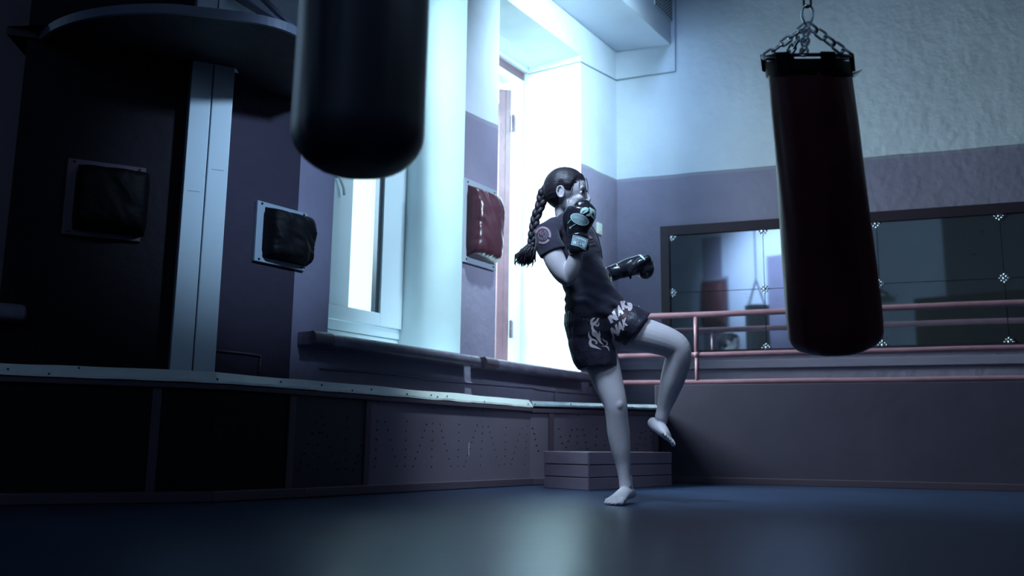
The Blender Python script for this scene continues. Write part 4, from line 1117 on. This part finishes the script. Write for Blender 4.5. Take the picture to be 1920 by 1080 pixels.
# near glove, oval badge
ov = [(1087 + 16.8 * math.cos(a) - 2.6 * math.sin(a) * 0, 411.5 + 10.5 * math.sin(a) + 4.6 * math.cos(a)) for a in [2 * PI * i / 36 for i in range(36)]]
decal('oval_badge', [ov], tg1, M['mark_pale'], g1, .0020)
ovi = [(1087 + (x - 1087) * .90, 411.5 + (y - 411.5) * .88) for x, y in ov]
decal('oval_badge_rim', [[ov[i], ov[(i + 1) % 36], ovi[(i + 1) % 36], ovi[i]] for i in range(36)], tg1, M['mark_white'], g1, .0026)
decal('oval_lettering', text_polys('GREEN', (1073.5, 409.0), (6.8, 1.9), (.6, -7.6), .012) + text_polys('HILL', (1077.5, 416.3), (7.2, 2.0), (.6, -7.6), .012), tg1, M['mark_white'], g1, .0030)
decal('badge_tails', band([(1070.5, 412), (1067, 416), (1065, 419)], .9) + band([(1079, 420), (1075, 423), (1072, 424.5), (1070, 427)], .9) + ringpoly(1069.6, 427, 1.7, 1.9, .7), tg1, M['mark_white'], g1, .002)
# near glove, splash emblem over the knuckles
sp = []
for pts, w in (([(1089, 400), (1092, 394), (1098, 391.5), (1103, 392)], [3, 5, 5, 2]), ([(1092, 401), (1098, 397), (1103, 394)], [1, 4, 2]), ([(1105, 389.5), (1108, 394), (1107, 401), (1103, 405)], [2, 5, 5, 2]),
               ([(1109, 392), (1114, 397), (1115.5, 403), (1114.5, 410)], [2, 5, 5, 2]), ([(1099, 404), (1105, 403), (1110, 404.5)], [2, 5, 2]), ([(1108, 405), (1112, 408), (1113.5, 412)], [2, 4, 1])): sp += band(pts, w, 4)
decal('emblem', sp, tg1, M['mark_white'], g1, .002)
# far glove stripe
decal('glove_stripe', band([(1194, 476.5), (1200, 479), (1205, 483), (1209, 487.5)], [1, 3.2, 3.6, 2]), tg2, M['mark_white'], g2, .002)
decal('cuff_dots', ringpoly(1157, 491.5, 1, 1.4, .95) + ringpoly(1157, 497, 1, 1.6, .95) + ringpoly(1166, 489.5, 1, 1.2, .95), bvh(gcm2), M['mark_white'], g2, .002)
# sleeve patch
decal('sleeve_patch', ringpoly(1018, 441.5, 15.2, 16.5, 4.2, -2.9, .25, .05) + ringpoly(1018, 441.5, 15.2, 16.5, 4.2, .55, 2.1, .05), tt, M['pinkish'], shirt, .002)
decal('sleeve_patch_figure', ringpoly(1018, 441, 8.6, 9.4, .8) + band([(1012, 438), (1015, 434.5), (1019, 436), (1018, 441), (1021, 445), (1017, 448), (1013, 445)], .9) + band([(1021, 434), (1023, 439), (1022, 446)], .8) + ringpoly(1015.2, 439, 2.2, 2, .8), tt, M['pinkish'], shirt, .002)
# chest print
decal('chest_print', band([(1100, 454.5), (1106, 452.8), (1112, 451.2)], .6) + band([(1099, 463), (1108, 460.2), (1118, 458)], .6) + band([(1101, 459.5), (1109, 457.2), (1116, 455.2)], 1.4) + [[(1103.5, 440.5), (1107, 443), (1110, 446.5), (1107.5, 448.5), (1104, 445.5)]], tt, M['pinkish'], shirt, .002)
# shorts: flame and lettering
def z5(x, y): return (1050 + x / 6.75, 540 + y / 6.75)
fl = [([(497, 338), (488, 380), (462, 425), (425, 455), (408, 480), (418, 530), (450, 575), (485, 630), (508, 680), (550, 722)], [2, 16, 30, 44, 26, 34, 54, 50, 26, 2]),
      ([(470, 345), (425, 385), (398, 420), (392, 470)], [3, 22, 30, 10]), ([(440, 455), (465, 478), (488, 465), (492, 430)], [10, 24, 18, 2]),
      ([(497, 545), (500, 590), (488, 630)], [3, 22, 26]), ([(402, 555), (420, 590), (455, 620)], [2, 26, 10]),
      ([(368, 552), (366, 600), (392, 648), (380, 690), (400, 728), (450, 748), (525, 781)], [3, 26, 30, 34, 40, 28, 2]),
      ([(385, 645), (425, 655), (460, 680), (462, 705), (440, 700)], [22, 26, 20, 12, 2]),
      ([(530, 636), (555, 665), (588, 682), (596, 712), (578, 726)], [3, 18, 18, 14, 2]), ([(525, 740), (570, 738), (602, 752), (622, 802)], [3, 14, 20, 2])]
fp = []
for pts, w in fl: fp += band([z5(*p) for p in pts], [q / 6.75 for q in w], 5)
decal('flame_print', fp, ts, M['silver'], shorts, .0013)
def let(txt, x, y, ux, uy, b=.06): return text_polys(txt, z5(x, y), (ux[0] / 6.75, ux[1] / 6.75), (uy[0] / 6.75, uy[1] / 6.75), b)
decal('lettering', let('N', 640, 440, (120, -66), (-62, -128), .09) + let('A', 742, 352, (78, -52), (-40, -150), .08) + let('K', 790, 275, (100, -40), (-40, -130), .08) + let('S', 865, 285, (105, -52), (-20, -170), .09)
      + let('N', 668, 640, (105, -75), (-40, -170), .08) + let('A', 745, 560, (85, -58), (-30, -150), .08) + let('K', 800, 500, (75, -45), (-20, -130), .06), ts, M['silver'], shorts, .0016)
decal('lettering_shadow', [[z5(775, 300), z5(850, 280), z5(860, 360), z5(840, 410), z5(790, 380)]], ts, M['maroon'], shorts, .0008)
decal('waist_tag', band([z5(970, 190), z5(992, 215), z5(996, 240)], .9), ts, M['silver'], shorts, .0013)

# ------------------------------------------------------------------ light
wd = bpy.data.worlds.new('overcast_sky'); S.world = wd; wd.use_nodes = True
bg = wd.node_tree.nodes['Background']; bg.inputs[0].default_value = (0.62, 0.86, 0.92, 1); bg.inputs[1].default_value = 2.0
def area(name, loc, d, sx, sy, power, col, spread=PI):
    l = bpy.data.lights.new(name, 'AREA'); l.shape = 'RECTANGLE'; l.size = sx; l.size_y = sy; l.energy = power; l.color = col; l.spread = spread
    o = bpy.data.objects.new(name, l); COL.objects.link(o); o.location = loc
    o.rotation_euler = d.to_track_quat('-Z', 'Y').to_euler(); return o
def spot(name, loc, tgt, power, col, ang, blend=1.0, r=.3):
    l = bpy.data.lights.new(name, 'SPOT'); l.energy = power; l.color = col; l.spot_size = math.radians(ang); l.spot_blend = blend; l.shadow_soft_size = r
    o = bpy.data.objects.new(name, l); COL.objects.link(o); o.location = loc
    o.rotation_euler = (V(tgt) - V(loc)).to_track_quat('-Z', 'Y').to_euler(); return o
CY = (.66, .93, 1.0); BL = (.42, .68, 1.0)
# daylight entering through the windows
area('daylight_window_two', W0 + dL * ((n2a + n2b) / 2 - .25) + nO * 1.25 + Z * 2.5, -nO * 1.0 + dL * .35 - Z * .5, .9, 1.6, 120, (.74, .95, 1.0), math.radians(120))
area('daylight_window_one', W0 + dL * ((n1a + n1b) / 2) + nO * .95 + Z * 2.6, -nO + dL * .5 - Z * .2, .6, 2.0, 115, (.60, .86, 1.0))
area('daylight_window_three', niA.lerp(niB, .5) + nA * .45 + Z * 2.4, V((-.42, 2.3, 1.8)) - (niA.lerp(niB, .5) + nA * .45 + Z * 2.4), .8, 1.6, 3, BL, math.radians(50))
# added spotlights, no such lamps stand in the room
spot('fill_spot_corner', (1.35, 5.3, 3.7), (-.05, 7.7, 3.0), 600, (.56, .84, 1.0), 66, 1.0, .3)  # added spot brightening the window wall and duct near the corner
spot('fill_spot_wall', (.4, 5.4, 4.9), (.95, 7.9, 3.2), 200, (.36, .60, 1.0), 50, 1.0, .3)  # added spot lifting the upper mirror wall
spot('key_spot_person', (-.7, 2.7, 4.4), (.5, 4.6, 1.1), 1150, (.56, .76, 1.0), 26, 1.0, .5)  # added key light on the person
spot('fill_spot_front', (.5, 1.2, 4.4), (.45, 4.6, 1.1), 300, (.52, .70, 1.0), 24, 1.0, .5)  # added soft fill on the person from the camera side
spot('fill_spot_back', (-1.6, .6, 5.0), (-1.9, -1.8, 3.7), 800, (.48, .68, 1.0), 60, 1.0, .3)  # added spot on the back wall, brightens its mirror reflection
spot('fill_spot_low', (2.8, 4.2, 2.9), (-.3, 6.9, 2.0), 680, (.60, .80, 1.0), 48, 1.0, .2)  # added frontal spot for the lower window wall, radiator panels and step
spot('fill_spot_side', (1.3, 2.4, 3.0), (-1.35, 4.65, 1.55), 460, (.44, .68, 1.0), 27, 1.0, .12)  # added narrow spot on the white pilaster and left ledge
spot('fill_spot_ledge', (.9, 5.0, 4.6), (-.3, 6.2, .57), 750, (.66, .90, 1.0), 26, 1.0, .15)  # added narrow spot that brightens the ledge strip
spot('fill_spot_bag', (1.9, 2.0, 3.6), (-.3, 2.3, 2.1), 70, (.50, .68, 1.0), 34, 1.0, .3)  # added spot on the right side of the black bag
